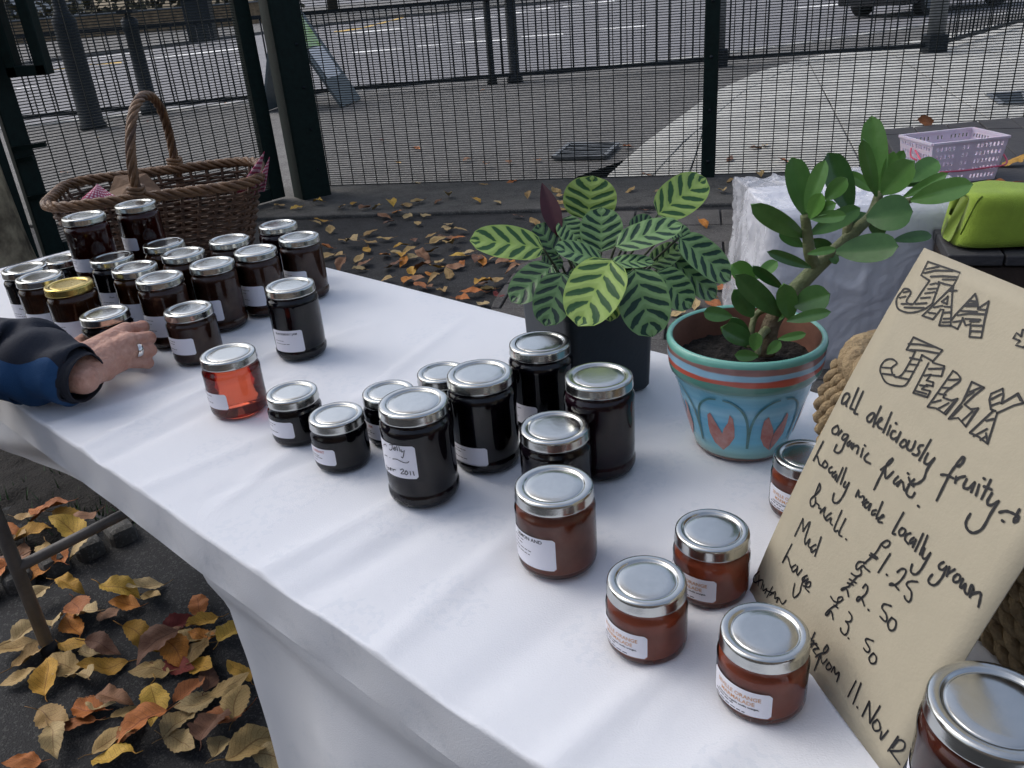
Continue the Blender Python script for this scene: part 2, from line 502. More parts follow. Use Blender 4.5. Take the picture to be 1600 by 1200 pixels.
for k in range(4):
    b = MB(); b.bar(ic[k] + V((0, 0, .003)), ic[(k + 1) % 4] + V((0, 0, .003)), .05, .012); b.build('frame', M_grey, ig, smooth=False)

# ------------------------------------------------------------------ mesh fence
VS, HS = .085, .0146
def mesh_panel(a, c, z0, z1, parent):
    """welded wire panel: one part of verticals, one of horizontals"""
    L = (c - a).length; d = (c - a).normalized(); nn = V((-d.y, d.x, 0))
    b = MB(); k = VS / 2
    while k < L:
        p = a + d * k; b.box(p + V((0, 0, (z0 + z1) / 2)), (.0050, .0055, z1 - z0), (d, nn, V((0, 0, 1)))); k += VS
    stuff(b.build('upright_wires', M_wire, parent, smooth=False))
    b = MB(); z = z0
    while z < z1:
        b.box(a.lerp(c, .5) - nn * .0042 + V((0, 0, z)), (L, .004, .0052), (d, nn, V((0, 0, 1)))); z += HS
    stuff(b.build('cross_wires', M_wire, parent, smooth=False))
FPOST = fl(2.545)
for s0, s1, lb in ((-.2, 2.545, 'green welded mesh fence panel between gate post and right post'), (2.545, 5.4, 'green welded mesh fence panel right of the slim green post')):
    g = thing('mesh_fence', lb, 'fence', fl(s0), 'mesh fence panels')
    mesh_panel(fl(s0), fl(s1), .025, 2.0, g)
g = thing('fence_post', 'slim dark green fence post standing between the mesh panels', 'post', FPOST)
b = MB(); b.box(FPOST - FN * .05 + V((0, 0, 1.03)), (.082, .06, 2.06), (FD, FN, V((0, 0, 1)))); bevel(b.build('shaft', M_green, g, smooth=False), .006)
for k in range(7):
    b = MB(); b.lathe([(.0, .008), (.009, .006), (.011, 0)], 10); 
    Rm = Matrix((FD, V((0, 0, 1)), -FN)).transposed()
    b.v = [Rm @ p + FPOST - FN * .08 + V((0, 0, .12 + k * .3)) for p in b.v]; b.build('bolt', M_iron, g)
b = MB(); b.box(FPOST - FN * .05 + V((0, 0, 2.07)), (.09, .07, .02), (FD, FN, V((0, 0, 1)))); b.build('cap', M_green, g, smooth=False)
# concrete footing along the fence
ft = [fl(-3.5, -.95), fl(7, -.55), fl(7, .02), fl(-3.5, .02)]
b = MB(); b.prism([(p.x, p.y) for p in ft], -.02, .022); struct(bevel(b.build('fence_footing', M_strip, smooth=False), .01))

# gate post, gate, hanging post
pa, pb = at(455, 324), at(517, 309)
px_ = V((.62, .42, 0)).normalized(); py_ = V((-px_.y, px_.x, 0))
gp = at(484, 318) + V((.0, .13, 0))
g = thing('gate_post', 'thick dark green square steel gate post', 'post', gp)
b = MB(); b.box(gp + V((0, 0, 1.1)), (.20, .17, 2.2), (px_, py_, V((0, 0, 1)))); bevel(b.build('shaft', M_green, g, smooth=False), .012)
b = MB(); b.box(gp + V((0, 0, 2.215)), (.21, .18, .025), (px_, py_, V((0, 0, 1)))); b.build('cap', M_green, g, smooth=False)
for k in range(6):
    p = gp - py_ * .086 + px_ * .03 + V((0, 0, .2 + .25 * k))
    b = MB(); b.tube([p, p - py_ * .006], .009, 8); b.build('bolt', M_iron, g)
G0, G1 = at(443, 309, .03), at(72, 408, .03)
G0.z = G1.z = 0
gd = (G1 - G0).normalized(); gn = V((-gd.y, gd.x, 0))
g = thing('gate', 'dark green steel gate with welded mesh infill behind wicker basket', 'gate', G0)
AX = (gd, gn, V((0, 0, 1)))
b = MB(); b.box(G0 + gd * .05 + V((0, 0, 1.04)), (.10, .06, 2.0), AX); bevel(b.build('stile', M_green, g, smooth=False), .006)
b = MB(); b.box(G1 - gd * .05 + V((0, 0, 1.04)), (.10, .06, 2.0), AX); bevel(b.build('stile', M_green, g, smooth=False), .006)
for z in (.075, 2.0):
    b = MB(); b.bar(G0 + gd * .1 + V((0, 0, z)), G1 - gd * .1 + V((0, 0, z)), .055, .075); bevel(b.build('rail', M_green, g, smooth=False), .005)
mesh_panel(G0 + gd * .1, G1 - gd * .1, .115, 1.96, g)
for z, l in ((.62, .17), (.56, .09), (.37, .10)):
    p = G1 - gd * .04 + V((0, 0, z)) + gn * -.0
    b = MB(); b.bar(p + V((.0, -.05, 0)), p + V((l, -.05, .012)), .022, .022); b.build('bolt', M_green, g, smooth=False)
# lock box frame
lb0 = aty(22, 45, 4.35)
for dx, dz, sx, sz in ((-.055, 0, .05, .42), (.085, 0, .055, .42), (.015, -.185, .19, .05), (.015, .185, .19, .05)):
    b = MB(); b.box(lb0 + V((dx, 0, dz)), (sx, .08, sz)); bevel(b.build('lock_frame', M_green, g, smooth=False), .006)
HP = G1 + gd * .10
g = thing('gate_post', 'dark green hanging post at the left end of the gate', 'post', HP)
b = MB(); b.box(HP + V((0, 0, 1.1)), (.12, .12, 2.2), AX); bevel(b.build('shaft', M_green, g, smooth=False), .01)
b = MB(); b.box(HP + V((0, 0, 2.21)), (.13, .13, .02), AX); b.build('cap', M_green, g, smooth=False)

# ------------------------------------------------------------------ tree at the left edge
tb = V((-2.62, 4.12, 0))
tr = thing('plane_tree', 'mottled plane tree trunk at the left edge beside the gate', 'tree', tb)
M_bark = mat('mottled_bark', (.075, .055, .036), .9, vscale=5, col2=(.52, .43, .28), bump=1.0, bscale=22)
b = MB(); prof = []
def trunk(u_, v_):
    z = u_ * 5.0; a = v_ * 2 * math.pi
    r = .21 - .07 * u_ + .07 * math.exp(-z * 3.0)
    d = V((math.cos(a), math.sin(a), 0)); nz = noise.noise(V((d.x * 1.5, d.y * 1.5, z * .9))) * .035 + noise.noise(V((d.x * 5, d.y * 5, z * 3))) * .014
    return tb + d * (r + nz) + V((.05 * math.sin(z), -.06 * z * .3, z))
b.grid(trunk, 60, 40); b.build('trunk', M_bark, tr)
R3 = random.Random(11)
top = tb + V((-.05, -.4, 4.9)); limbs = []
b = MB()
for k in range(9):
    a = k * 2 * math.pi / 9 + R3.uniform(-.2, .2); L = R3.uniform(2.4, 3.8)
    pts = [top + V((0, 0, -.3))] + [top + V((math.cos(a) * L * t, math.sin(a) * L * t, L * (.7 * t - .18 * t * t) + R3.uniform(-.15, .15))) for t in (.3, .6, .85, 1)]
    b.tube(cr(pts, 4), [.13 - .11 * i / 16 for i in range(17)], 7); limbs.append(pts)
b.build('limbs', M_bark, tr)
b = MB()
for k in range(5200):
    l = limbs[R3.randrange(9)]; i = R3.randrange(1, 4); p = l[i].lerp(l[i + 1], R3.random()) + V((R3.gauss(0, .5), R3.gauss(0, .5), R3.gauss(.1, .45)))
    d = V((R3.uniform(-1, 1), R3.uniform(-1, 1), R3.uniform(-.6, .6))).normalized(); e = d.cross(V((R3.uniform(-1, 1), R3.uniform(-1, 1), 1))).normalized(); s_ = R3.uniform(.07, .13)
    b.add([p, p + d * s_ * .5 + e * s_ * .4, p + d * s_, p + d * s_ * .5 - e * s_ * .4], [(0, 1, 2, 3)])
b.build('crown', mat('crown_leaf', (.22, .12, .03), .6, vscale=2, col2=(.12, .11, .03)), tr, smooth=False)

# ------------------------------------------------------------------ yard details
pv = bpy.data.objects.new('paved_yard', None); COL.objects.link(pv); struct(pv)
reg = [at(868, 336), at(770, 478), at(700, 700), at(1500, 900), at(1700, 300), at(1400, 285)]
reg = [(p.x, p.y) for p in reg]
if sum(reg[i][0] * reg[(i + 1) % 6][1] - reg[(i + 1) % 6][0] * reg[i][1] for i in range(6)) < 0: reg = reg[::-1]
o0 = at(868, 336)
for i in range(-2, 14):
    for j in range(0, 18):
        p = o0 + FD * (i * .45 + (j % 2) * .22) - FN * ((j + 1) * .30)
        q = [p, p + FD * .45, p + FD * .45 + FN * .30, p + FN * .30]
        q = clip_poly([(t.x, t.y) for t in q], reg)
        if len(q) < 3 or area(q) < .01: continue
        b = MB(); b.prism(shrink(q, .006), -.02, .016 + random.uniform(-.003, .003)); bevel(b.build('paver', M_paver, pv, smooth=False), .004)
eb = bpy.data.objects.new('planting_edge', None); COL.objects.link(eb); struct(eb)
e0, e1 = at(-60, 950), at(215, 828)
n = 5
for k in range(n):
    b = MB(); a_, c_ = e0.lerp(e1, k / n), e0.lerp(e1, (k + 1) / n); d = (c_ - a_).normalized()
    b.bar(a_ + d * .008 + V((0, 0, .01)), c_ - d * .008 + V((0, 0, .01)), .09, .07); bevel(b.build('edging_stone', M_strip, eb, smooth=False), .02)
d = (e1 - e0).normalized(); q = V((-d.y, d.x, 0))
b = MB()
def soil(u_, v_):
    p = e0 + d * (u_ * 1.15 - .25) + q * (.04 + v_ * .75); return p + V((0, 0, .012 + .03 * noise.noise(p * 4) + .012 * noise.noise(p * 17)))
b.grid(soil, 50, 36); struct(b.build('planting_soil', M_soil))
b = MB(); R4 = random.Random(5)
for k in range(420):
    p = e0 + d * R4.uniform(0, 1.2) + q * R4.uniform(.0, .5)
    h = R4.uniform(.02, .06); e = V((R4.uniform(-1, 1), R4.uniform(-1, 1), 0)) * .02; s_ = V((e.y, -e.x, 0)).normalized() * .003
    b.add([p - s_, p + s_, p + e + V((0, 0, h))], [(0, 1, 2)])
stuff(tag(b.build('grass', mat('grass_green', (.03, .085, .025), .6), smooth=False), 'thin green grass blades at the planting edge under the table', 'grass'))

# parked car, upper right beyond the railing
cc = V((10.2, 20.6, -.1)); ca = V((.87, .5, 0)).normalized(); cn = V((-ca.y, ca.x, 0))
car = thing('parked_car', 'dark car on the road beyond the railing, top right', 'car', cc)
def cpnt(x, y, z): return cc + ca * x + cn * y + V((0, 0, z))
prof = [(-2.1, .25), (-2.15, .6), (-2.0, .85), (-1.35, .95), (-.75, 1.38), (.75, 1.4), (1.3, 1.0), (2.05, .9), (2.15, .55), (2.1, .25)]
b = MB(); n = len(prof); rows = [(-.84, 0), (-.86, .5), (.86, .5), (.84, 0)]
vs_ = [cpnt(x, -.85 + (.12 if z > 1 else 0), z) for x, z in prof] + [cpnt(x, .85 - (.12 if z > 1 else 0), z) for x, z in prof]
b.add(vs_, [tuple(range(n))[::-1], tuple(range(n, 2 * n))] + [(i, (i + 1) % n, n + (i + 1) % n, n + i) for i in range(n)])
bevel(b.build('body', mat('car_paint', (.008, .01, .013), .25, coat=.6), car, smooth=False), .05, 3)
for x0, x1 in ((-1.2, -.05), (.05, 1.15)):
    b = MB(); b.add([cpnt(x0, -.86, .95), cpnt(x1, -.86, .95), cpnt(x1 * .75 if x1 > .5 else x1, -.76, 1.33), cpnt(x0 * .62 if x0 < -.5 else x0, -.76, 1.33)], [(0, 1, 2, 3)]); b.build('window', mat('car_glass', (.02, .02, .025), .05), car, smooth=False)
for x in (-1.3, 1.3):
    for y in (-.78, .78):
        wh = MB(); wh.tube([cpnt(x, y - .1, .31), cpnt(x, y + .1, .31)], .31, 24); wo = wh.build('wheel', mat('tyre', (.012, .012, .012), .8), car, smooth=False)
        wh = MB(); wh.tube([cpnt(x, y - .108, .31), cpnt(x, y + .108, .31)], .19, 16); wh.build('rim', M_grey, wo, smooth=False, off=cc)
for y in (-.6, .6):
    b = MB(); b.box(cpnt(2.1, y, .68), (.1, .35, .16), (ca, cn, V((0, 0, 1)))); b.build('headlight', M_fwhite, car, smooth=False)

# trees added beyond the far wall, above the frame, to darken lid reflections
M_ftr = mat('added_tree_bark', (.06, .05, .04), .9)
M_fcr = mat('added_tree_leaf', (.10, .085, .02), .6, vscale=.6, col2=(.05, .055, .018))
for k, (x, y, h) in enumerate([(-44, 66, 17), (-27, 64, 20), (-11, 68, 19), (6, 74, 20), (24, 72, 18), (42, 64, 19), (-62, 60, 19)]):
    R6 = random.Random(60 + k); p0 = V((x, y, 0))
    g = thing('added_tree', ['broad', 'tall', 'leaning', 'dense', 'spreading', 'rounded', 'outermost left'][k] + ' tree added to darken lid reflections, number %s from the left' % ['two', 'three', 'four', 'five', 'six', 'seven', 'one'][k], 'tree', p0, 'trees added to darken lid reflections')
    b = MB(); b.tube([p0, p0 + V((.1, 0, h * .4)), p0 + V((0, .2, h * .8))], [.4, .3, .1], 10); b.build('trunk', M_ftr, g)
    b = MB(); cl = [p0 + V((R6.gauss(0, 3.2), R6.gauss(0, 2.6), h * R6.uniform(.32, .95))) for _ in range(26)]
    for _ in range(2600):
        c = cl[R6.randrange(26)]; p = c + V((R6.gauss(0, 1.3), R6.gauss(0, 1.3), R6.gauss(0, 1.0)))
        d = V((R6.uniform(-1, 1), R6.uniform(-1, 1), R6.uniform(-1, 1))).normalized(); e = d.orthogonal().normalized(); s_ = R6.uniform(.35, .7)
        b.add([p, p + d * s_ * .5 + e * s_ * .4, p + d * s_, p + d * s_ * .5 - e * s_ * .4], [(0, 1, 2, 3)])
    b.build('crown', M_fcr, g, smooth=False)

# unseen building added behind the camera to block sky light from the fronts
M_sb = mat('added_brick', (.26, .19, .14), .85, var=.3, vscale=5, bump=.3, bscale=30)
sb_ = thing('added_building', 'unseen brick building added behind the photographer to block sky light', 'building', V((0, -8.7, 0)))
b = MB(); b.box((0, -10.5, 2.2), (34, 3.6, 4.4)); b.build('wall', M_sb, sb_, smooth=False)
b = MB(); b.box((0, -10.4, 4.5), (35, 4.2, .25)); b.build('roof', M_grey, sb_, smooth=False)
M_wf = mat('window_frame_white', (.6, .6, .58), .5); M_wg = mat('window_glass', (.03, .035, .04), .06)
for r_ in range(1):
    for k in range(9):
        x = -14 + 3.5 * k; z = 1.9 + 3.1 * r_
        b = MB(); b.box((x, -8.68, z), (1.7, .08, 1.7)); wf = b.build('window', M_wf, sb_, smooth=False)
        for q in (-.41, .41):
            b = MB(); b.box((x + q, -8.63, z), (.74, .04, 1.54)); b.build('pane', M_wg, wf, smooth=False, off=wloc(sb_))

# ================================================================== the stall table
T0, T1, N0, N1 = -2.02, .42, .285, .912
M_cloth = mat('white_damask', (.74, .757, .79), .75, bump=.12, bscale=700, sheen=.2)
# damask: faint woven sprigs that change the sheen of the cloth
_nt = M_cloth.node_tree; _b = bsdf(M_cloth)
_tc = _nt.nodes.new('ShaderNodeTexCoord'); _vo = _nt.nodes.new('ShaderNodeTexVoronoi'); _vo.inputs['Scale'].default_value = 11
_wn = _nt.nodes.new('ShaderNodeTexNoise'); _wn.inputs['Scale'].default_value = 130; _wn.inputs['Detail'].default_value = 5
_nt.links.new(_tc.outputs['Object'], _vo.inputs['Vector']); _nt.links.new(_tc.outputs['Object'], _wn.inputs['Vector'])
_m1 = _nt.nodes.new('ShaderNodeMath'); _m1.operation = 'LESS_THAN'; _m1.inputs[1].default_value = .42
_m2 = _nt.nodes.new('ShaderNodeMath'); _m2.operation = 'GREATER_THAN'; _m2.inputs[1].default_value = .54
_m3 = _nt.nodes.new('ShaderNodeMath'); _m3.operation = 'MULTIPLY'
_nt.links.new(_vo.outputs['Distance'], _m1.inputs[0]); _nt.links.new(_wn.outputs['Fac'], _m2.inputs[0])
_nt.links.new(_m1.outputs[0], _m3.inputs[0]); _nt.links.new(_m2.outputs[0], _m3.inputs[1])
_mx = _nt.nodes.new('ShaderNodeMix'); _mx.data_type = 'RGBA'
_mx.inputs['A'].default_value = (.74, .757, .79, 1); _mx.inputs['B'].default_value = (.70, .725, .765, 1)
_nt.links.new(_m3.outputs[0], _mx.inputs['Factor']); _nt.links.new(_mx.outputs['Result'], _b.inputs['Base Color'])
_mr = _nt.nodes.new('ShaderNodeMapRange'); _mr.inputs['To Min'].default_value = .75; _mr.inputs['To Max'].default_value = .5
_nt.links.new(_m3.outputs[0], _mr.inputs['Value']); _nt.links.new(_mr.outputs[0], _b.inputs['Roughness'])

M_ltube = mat('grey_table_steel', (.17, .16, .15), .45, var=.2, vscale=20)
M_top = mat('table_board', (.35, .33, .30), .6, var=.1, vscale=8)
tbl = thing('folding_table', 'folding table with grey tube legs under the white cloth', 'table', tn((T0 + T1) / 2, (N0 + N1) / 2))
b = MB(); b.box(tn((T0 + T1) / 2, (N0 + N1) / 2, HT - .026), (T1 - T0 - .02, N1 - N0 - .02, .038), (TD, ND, V((0, 0, 1)))); bevel(b.build('tabletop', M_top, tbl, smooth=False), .008)
foot = at(80, 1024)
for tt, nn in ((-1.67, .285), (-1.67, .86), (.2, .33), (.2, .86)):
    topp = tn(tt - .13 if tt < -1 else tt + .1, nn + (.03 if nn < .5 else -.03), HT - .045)
    ft_ = foot if (tt < -1 and nn < .5) else tn(tt, nn)
    b = MB(); b.tube([ft_ + V((0, 0, .004)), topp], .0135, 12); lg = b.build('leg', M_ltube, tbl)
    b = MB(); b.tube([ft_, ft_ + (topp - ft_).normalized() * .03], .0165, 12); b.build('rubber_foot', mat('rubber', (.02, .02, .02), .7), lg, off=tbl.location)
for tt in (-1.70, .2):
    zc = .21
    a_ = foot.lerp(tn(-1.80, .315, HT), .285) if tt < -1 else tn(tt, .33, zc)
    c_ = tn(tt - .02, .86, zc)
    b = MB(); b.tube([a_, c_], .0115, 10); b.build('cross_bar', M_ltube, tbl)

def ztop(t, n):
    """height of the cloth on the table top, with creases"""
    z = HT - .0012 + .0007 * noise.noise(V((t * 3.1, n * 3.1, .3)))
    for t0, sl, a, s_, n0, n1 in CREASE:
        d = (t - t0 - sl * (n - .3))
        k = min(1, max(0, (n - n0) / .05)) * min(1, max(0, (n1 - n) / .12))
        z += a * 2.6 * k * math.exp(-(d / (s_ * 1.1)) ** 2)
    return z
CREASE = [(-1.02, -.15, .0016, .010, .25, .70), (-.97, -.1, -.0016, .014, .25, .6), (-.86, .1, .0012, .012, .25, .55), (-.62, .12, .0016, .012, .25, .75),
          (-.56, .1, -.0015, .016, .25, .6), (-.45, -.1, .0014, .012, .25, .6), (-.36, .05, -.0013, .018, .25, .62), (-.27, .1, .0017, .011, .25, .75),
          (-.2, .2, .0012, .012, .25, .6), (-1.12, .2, .0013, .011, .25, .8), (-.75, -.3, .0012, .010, .3, .9), (-.1, .1, .0016, .013, .25, .7), (-.68, .5, .0010, .008, .45, .95), (-.9, .4, .0010, .008, .5, .95)]
CREASE += [(-1.45 + .11 * k_, .25 * math.sin(k_ * 2.3), .0009 * math.sin(k_ * 1.7 + 1), .010 + .004 * math.sin(k_), .25 + .08 * math.sin(k_ * 3) ** 2, .62 + .3 * math.sin(k_ * 1.1)) for k_ in range(14)]
for c_ in [(-.50, .40, .0009, .002, .42, .7), (-1.3, .1, .0012, .01, .25, .5)]: CREASE.append(c_)

def frontdrop(t):                # how far the sheet hangs at the front
    return .685 if t > -.752 else .062
def cloth_pt(t, s):
    """s: signed path length across the table; s<0 hangs at the front, s>W hangs at the back"""
    W = N1 - N0; r = .006
    if s < 0:
        d = -s; fold = .016 * math.sin(t * 17 + 1.3 + d * 1.5) + .03 * noise.noise(V((t * 4, d * 1.6, 5)))
        if d < .062: inn = .002 * math.sin(t * 60) * (d / .062) - r * (1 - min(1, d / r)) * 0
        else:
            k = min(1, (d - .062) / .07); inn = .016 * k * k * (3 - 2 * k) + fold * min(1, (d - .062) / .15) * (.3 + .7 * min(1, max(0, (t + .74) / .15)))
        return tn(t, N0 + inn + .004 * noise.noise(V((t * 3.3, 0, 9))) * min(1, d / .03) + .0015 * noise.noise(V((t * 9, d * 14, 2))), HT - .0012 - d - (0 if d > r else 0))
    if s > W:
        d = s - W; fold = .018 * math.sin(t * 17) * min(1, d / .1)
        return tn(t, N1 - .0 + fold * .5 + .005, HT - .001 - d)
    return tn(t, N0 + s, ztop(t, N0 + s))
tc_ = thing('tablecloth', 'white damask cloth spread over the stall table with jars', 'tablecloth', tn((T0 + T1) / 2, (N0 + N1) / 2, HT))
def cloth_part(name, ta, tb, s0, s1, nu, nv):
    b = MB(); b.grid(lambda u_, v_: cloth_pt(ta + (tb - ta) * u_, s0 + (s1 - s0) * v_), nu, nv)
    o = b.build(name, M_cloth, tc_); return o
W_ = N1 - N0
# whole sheet as one mesh: top + lip; long drop on the right, short turned-up drop on the left
b = MB()
svals = [-.062, -.05, -.035, -.02, -.010, -.005, -.0025] + [.0, .0025, .005] + [.010 + i * (W_ - .010) / 90 for i in range(91)] + [W_ + x for x in (.004, .02, .06, .12, .18, .24)]
tv = sorted(set([T0 + (T1 - T0) * i / 320 for i in range(321)] + [-.752]))
idx = {}
for i, t in enumerate(tv):
    for j, s_ in enumerate(svals):
        p = cloth_pt(t, s_)
        if j == 7: p = p + ND * .0012 + V((0, 0, -.0010))
        b.v.append(p)
J = len(svals)
for i in range(len(tv) - 1):
    for j in range(J - 1):
        a = i * J + j; b.f.append((a, a + J, a + J + 1, a + 1)); b.mi.append(0)
o = b.build('sheet', M_cloth, tc_)
b = MB(); b.grid(lambda u_, v_: cloth_pt(-.752 + (T1 + .752) * u_, -.0622 - v_ * .62) + ND * .0006, 150, 40); b.build('front_drop', M_cloth, tc_)
HEM = [(-2.1, .40), (-1.9, .43), (-1.567, .476), (-1.256, .54), (-1.058, .57), (-.959, .582), (-.835, .598), (-.79, .587), (-.735, .56)]
def hem(t):
    for i in range(len(HEM) - 1):
        if HEM[i][0] <= t <= HEM[i + 1][0]:
            k = (t - HEM[i][0]) / (HEM[i + 1][0] - HEM[i][0]); return HEM[i][1] + (HEM[i + 1][1] - HEM[i][1]) * k
    return HEM[0][1]
def skirt(u_, v_):
    t = T0 + (-.742 - T0) * u_; z1 = HT - .06; z0 = hem(t); z = z1 + (z0 - z1) * v_
    return tn(t, N0 + .034 + .03 * v_ + (.010 * math.sin((z - .3 * t) * 55) * (1 - .4 * v_) + .006 * noise.noise(V((t * 5, z * 9, 1)))) * min(1, v_ * 4), z)
b = MB(); b.grid(skirt, 140, 30); b.build('gathered_drop', M_cloth, tc_)
b = MB()
def endcap(u_, v_): return tn(T0 - .004 - .01 * math.sin(u_ * 30) * v_, N0 + W_ * u_, HT - .001 - .3 * v_)
b.grid(endcap, 40, 12); b.build('end_drop', M_cloth, tc_)

# ================================================================== jars
M_glass = bpy.data.materials.new('jar_glass'); M_glass.use_nodes = True
_nt = M_glass.node_tree; _nt.nodes.clear()
_o = _nt.nodes.new('ShaderNodeOutputMaterial'); _mx = _nt.nodes.new('ShaderNodeMixShader'); _fr = _nt.nodes.new('ShaderNodeFresnel'); _fr.inputs['IOR'].default_value = 1.52
_tr = _nt.nodes.new('ShaderNodeBsdfTransparent'); _tr.inputs['Color'].default_value = (.93, .95, .95, 1); _gl = _nt.nodes.new('ShaderNodeBsdfGlossy'); _gl.inputs['Roughness'].default_value = .025
_nt.links.new(_fr.outputs[0], _mx.inputs[0]); _nt.links.new(_tr.outputs[0], _mx.inputs[1]); _nt.links.new(_gl.outputs[0], _mx.inputs[2]); _nt.links.new(_mx.outputs[0], _o.inputs['Surface'])
def jam(name, c, c2, rough=.5, trans=0.0, sss=0.0, vscale=60):
    return mat('jam_' + name, c, rough, vscale=vscale, col2=c2, trans=trans, ior=1.38 if name != 'jelly' else 1.12, sss=sss, spec=.3 if trans else .0)
JAM = dict(black=jam('black', (.003, .003, .006), (.010, .007, .012)), plum=jam('plum', (.016, .005, .010), (.034, .010, .018)),
           violet=jam('violet', (.008, .006, .009), (.016, .010, .015)),
           brown=jam('brown', (.060, .024, .016), (.105, .046, .030)), amber=jam('amber', (.065, .018, .007), (.13, .042, .014)),
           red=jam('red', (.05, .006, .004), (.09, .014, .009)), orange=jam('orange', (.54, .105, .045), (.64, .15, .07), rough=.35, trans=.45),
           lemon=jam('lemon', (.42, .105, .055), (.52, .16, .085), rough=.35, trans=.35), dark=jam('dark', (.06, .014, .009), (.12, .032, .02)),
           jelly=jam('jelly', (.97, .155, .07), (.98, .18, .085), rough=.02, trans=.93))
M_lid = mat('lid_steel', (.54, .55, .53), .2, metal=1.0, var=.06, vscale=35, bump=.02, bscale=90, rvar=.07)
M_gold = mat('lid_gold', (.56, .43, .14), .26, metal=1.0, var=.06, vscale=35, rvar=.06)
M_label = mat('label_paper', (.76, .76, .82), .6, bump=.05, bscale=300)
M_ink = mat('print_black', (.02, .02, .025), .6)
M_inko = mat('print_orange', (.60, .33, .16), .6)
M_inkr = mat('print_red', (.5, .14, .12), .6)
def jar_meshes(D, H):
    """lid radius from D, whole height H: lid, glass shell, contents"""
    R = D / 2; lh = .0125; zt = H - lh; Rb = R * 1.045
    lid = [(R * .90, zt + .0005), (R * .965, zt), (R, zt + .001), (R * 1.004, zt + .002), (R * .992, zt + .0035), (R * .99, zt + lh * .72), (R * .975, zt + lh * .9), (R * .945, H - .0003), (R * .89, H),
           (R * .80, H - .0001), (R * .775, H - .0006), (R * .755, H - .0017), (R * .735, H - .0020), (R * .715, H - .0015), (R * .69, H - .0011), (R * .5, H - .0009), (.0001, H - .0009)]
    lm = MB().lathe(lid, 56).mesh('lid', M_lid)
    gz = [(.0001, .0025), (R * .55, .0022), (R * .80, .0002), (R * .90, .0006), (R * .985, .003), (Rb, .008), (Rb * 1.003, H * .13), (Rb * .965, H * .150), (Rb * .962, H * .162), (Rb * .978, H * .178), (Rb * .985, H * .3), (Rb * .985, zt - .016), (Rb * .995, zt - .012), (Rb * .985, zt - .008), (R * .965, zt - .0045), (R * .93, zt - .003), (R * .935, zt - .001), (R * .93, zt + .002)]
    if H < .09: gz = [(.0001, .0025), (R * .55, .0022), (R * .82, .0002), (R * .93, .0006), (R * 1.0, .003), (Rb * .99, .008), (Rb * .985, H * .3), (Rb * .985, zt - .012), (Rb * .99, zt - .009), (Rb * .97, zt - .006), (R * .955, zt - .0035), (R * .955, zt - .001), (R * .95, zt + .002)]
    gm = MB().lathe(gz, 56).mesh('glass', M_glass)
    c = [(.0001, .0055)] + [(r - .0016, max(z, .0055)) for r, z in gz if z > .0029]
    c += [(.0001, zt + .001)]
    cm = MB().lathe(c, 48).mesh('contents', M_lid)
    return lm, gm, cm, Rb * .985
KINDS = dict(S=jar_meshes(.0618, .0605), M=jar_meshes(.0705, .0800), L=jar_meshes(.0715, .1085), X=jar_meshes(.0735, .118))
HEI = dict(S=.0605, M=.0800, L=.1085, X=.118)
_tcache = {}
def text_geo(txt, size, bold=0.0):
    key = (txt, size, bold)
    if key not in _tcache:
        cu = bpy.data.curves.new('t', 'FONT'); cu.body = txt; cu.size = size; cu.align_x = 'CENTER'; cu.resolution_u = 2; cu.offset = bold
        o = bpy.data.objects.new('t', cu); COL.objects.link(o)
        dg = bpy.context.evaluated_depsgraph_get(); me = bpy.data.meshes.new_from_object(o.evaluated_get(dg))
        _tcache[key] = ([v.co.copy() for v in me.vertices], [tuple(p.vertices) for p in me.polygons])
        bpy.data.objects.remove(o); bpy.data.meshes.remove(me); bpy.data.curves.remove(cu)
    return _tcache[key]
def wrap(R, a0, x, z, d=0.0):
    a = a0 + x / R
    return V(((R + d) * math.cos(a), (R + d) * math.sin(a), z))
RJ = random.Random(21)
def label_on(jar, R, a0, z0, z1, width, lines, group=None):
    """curved paper label centred at angle a0, printed lines are its sub-parts"""
    b = MB(); rr = .0022; nu = 22
    h = z1 - z0
    cols = []
    for i in range(nu + 1):
        x = -width / 2 + width * i / nu
        e = min(x + width / 2, width / 2 - x); ins = 0 if e >= rr else rr - math.sqrt(max(0, rr * rr - (rr - e) ** 2))
        cols.append((x, ins))
    vs = [wrap(R, a0, x, z0 + i_, .0004) for x, i_ in cols] + [wrap(R, a0, x, z1 - i_, .0004) for x, i_ in cols]
    b.add(vs, [(k, k + 1, nu + 2 + k, nu + 1 + k) for k in range(nu)])
    lo = b.build('label', M_label, jar, off=V((0, 0, 0)))
    for fz, txt, size, m in lines:
        b = MB()
        if txt.startswith('~'):                      # a line of print too small to read
            n = int(txt[1:]); x = -width * .40
            for k in range(n):
                wl = RJ.uniform(.0022, .0052)
                if x + wl > width * .42: break
                b.add([wrap(R, a0, x, z0 + h * fz, .0006), wrap(R, a0, x + wl, z0 + h * fz, .0006), wrap(R, a0, x + wl, z0 + h * fz + size, .0006), wrap(R, a0, x, z0 + h * fz + size, .0006)], [(0, 1, 2, 3)]); x += wl + .0011
        else:
            vs_, fs_ = text_geo(txt, size, .00006)
            wd = max(p.x for p in vs_) - min(p.x for p in vs_)
            k = min(1, width * .92 / wd)
            b.add([wrap(R, a0, p.x * k, z0 + h * fz + p.y, .0006) for p in vs_], fs_)
        b.build('lettering', m, lo, off=V((0, 0, 0)), smooth=False)
    return lo
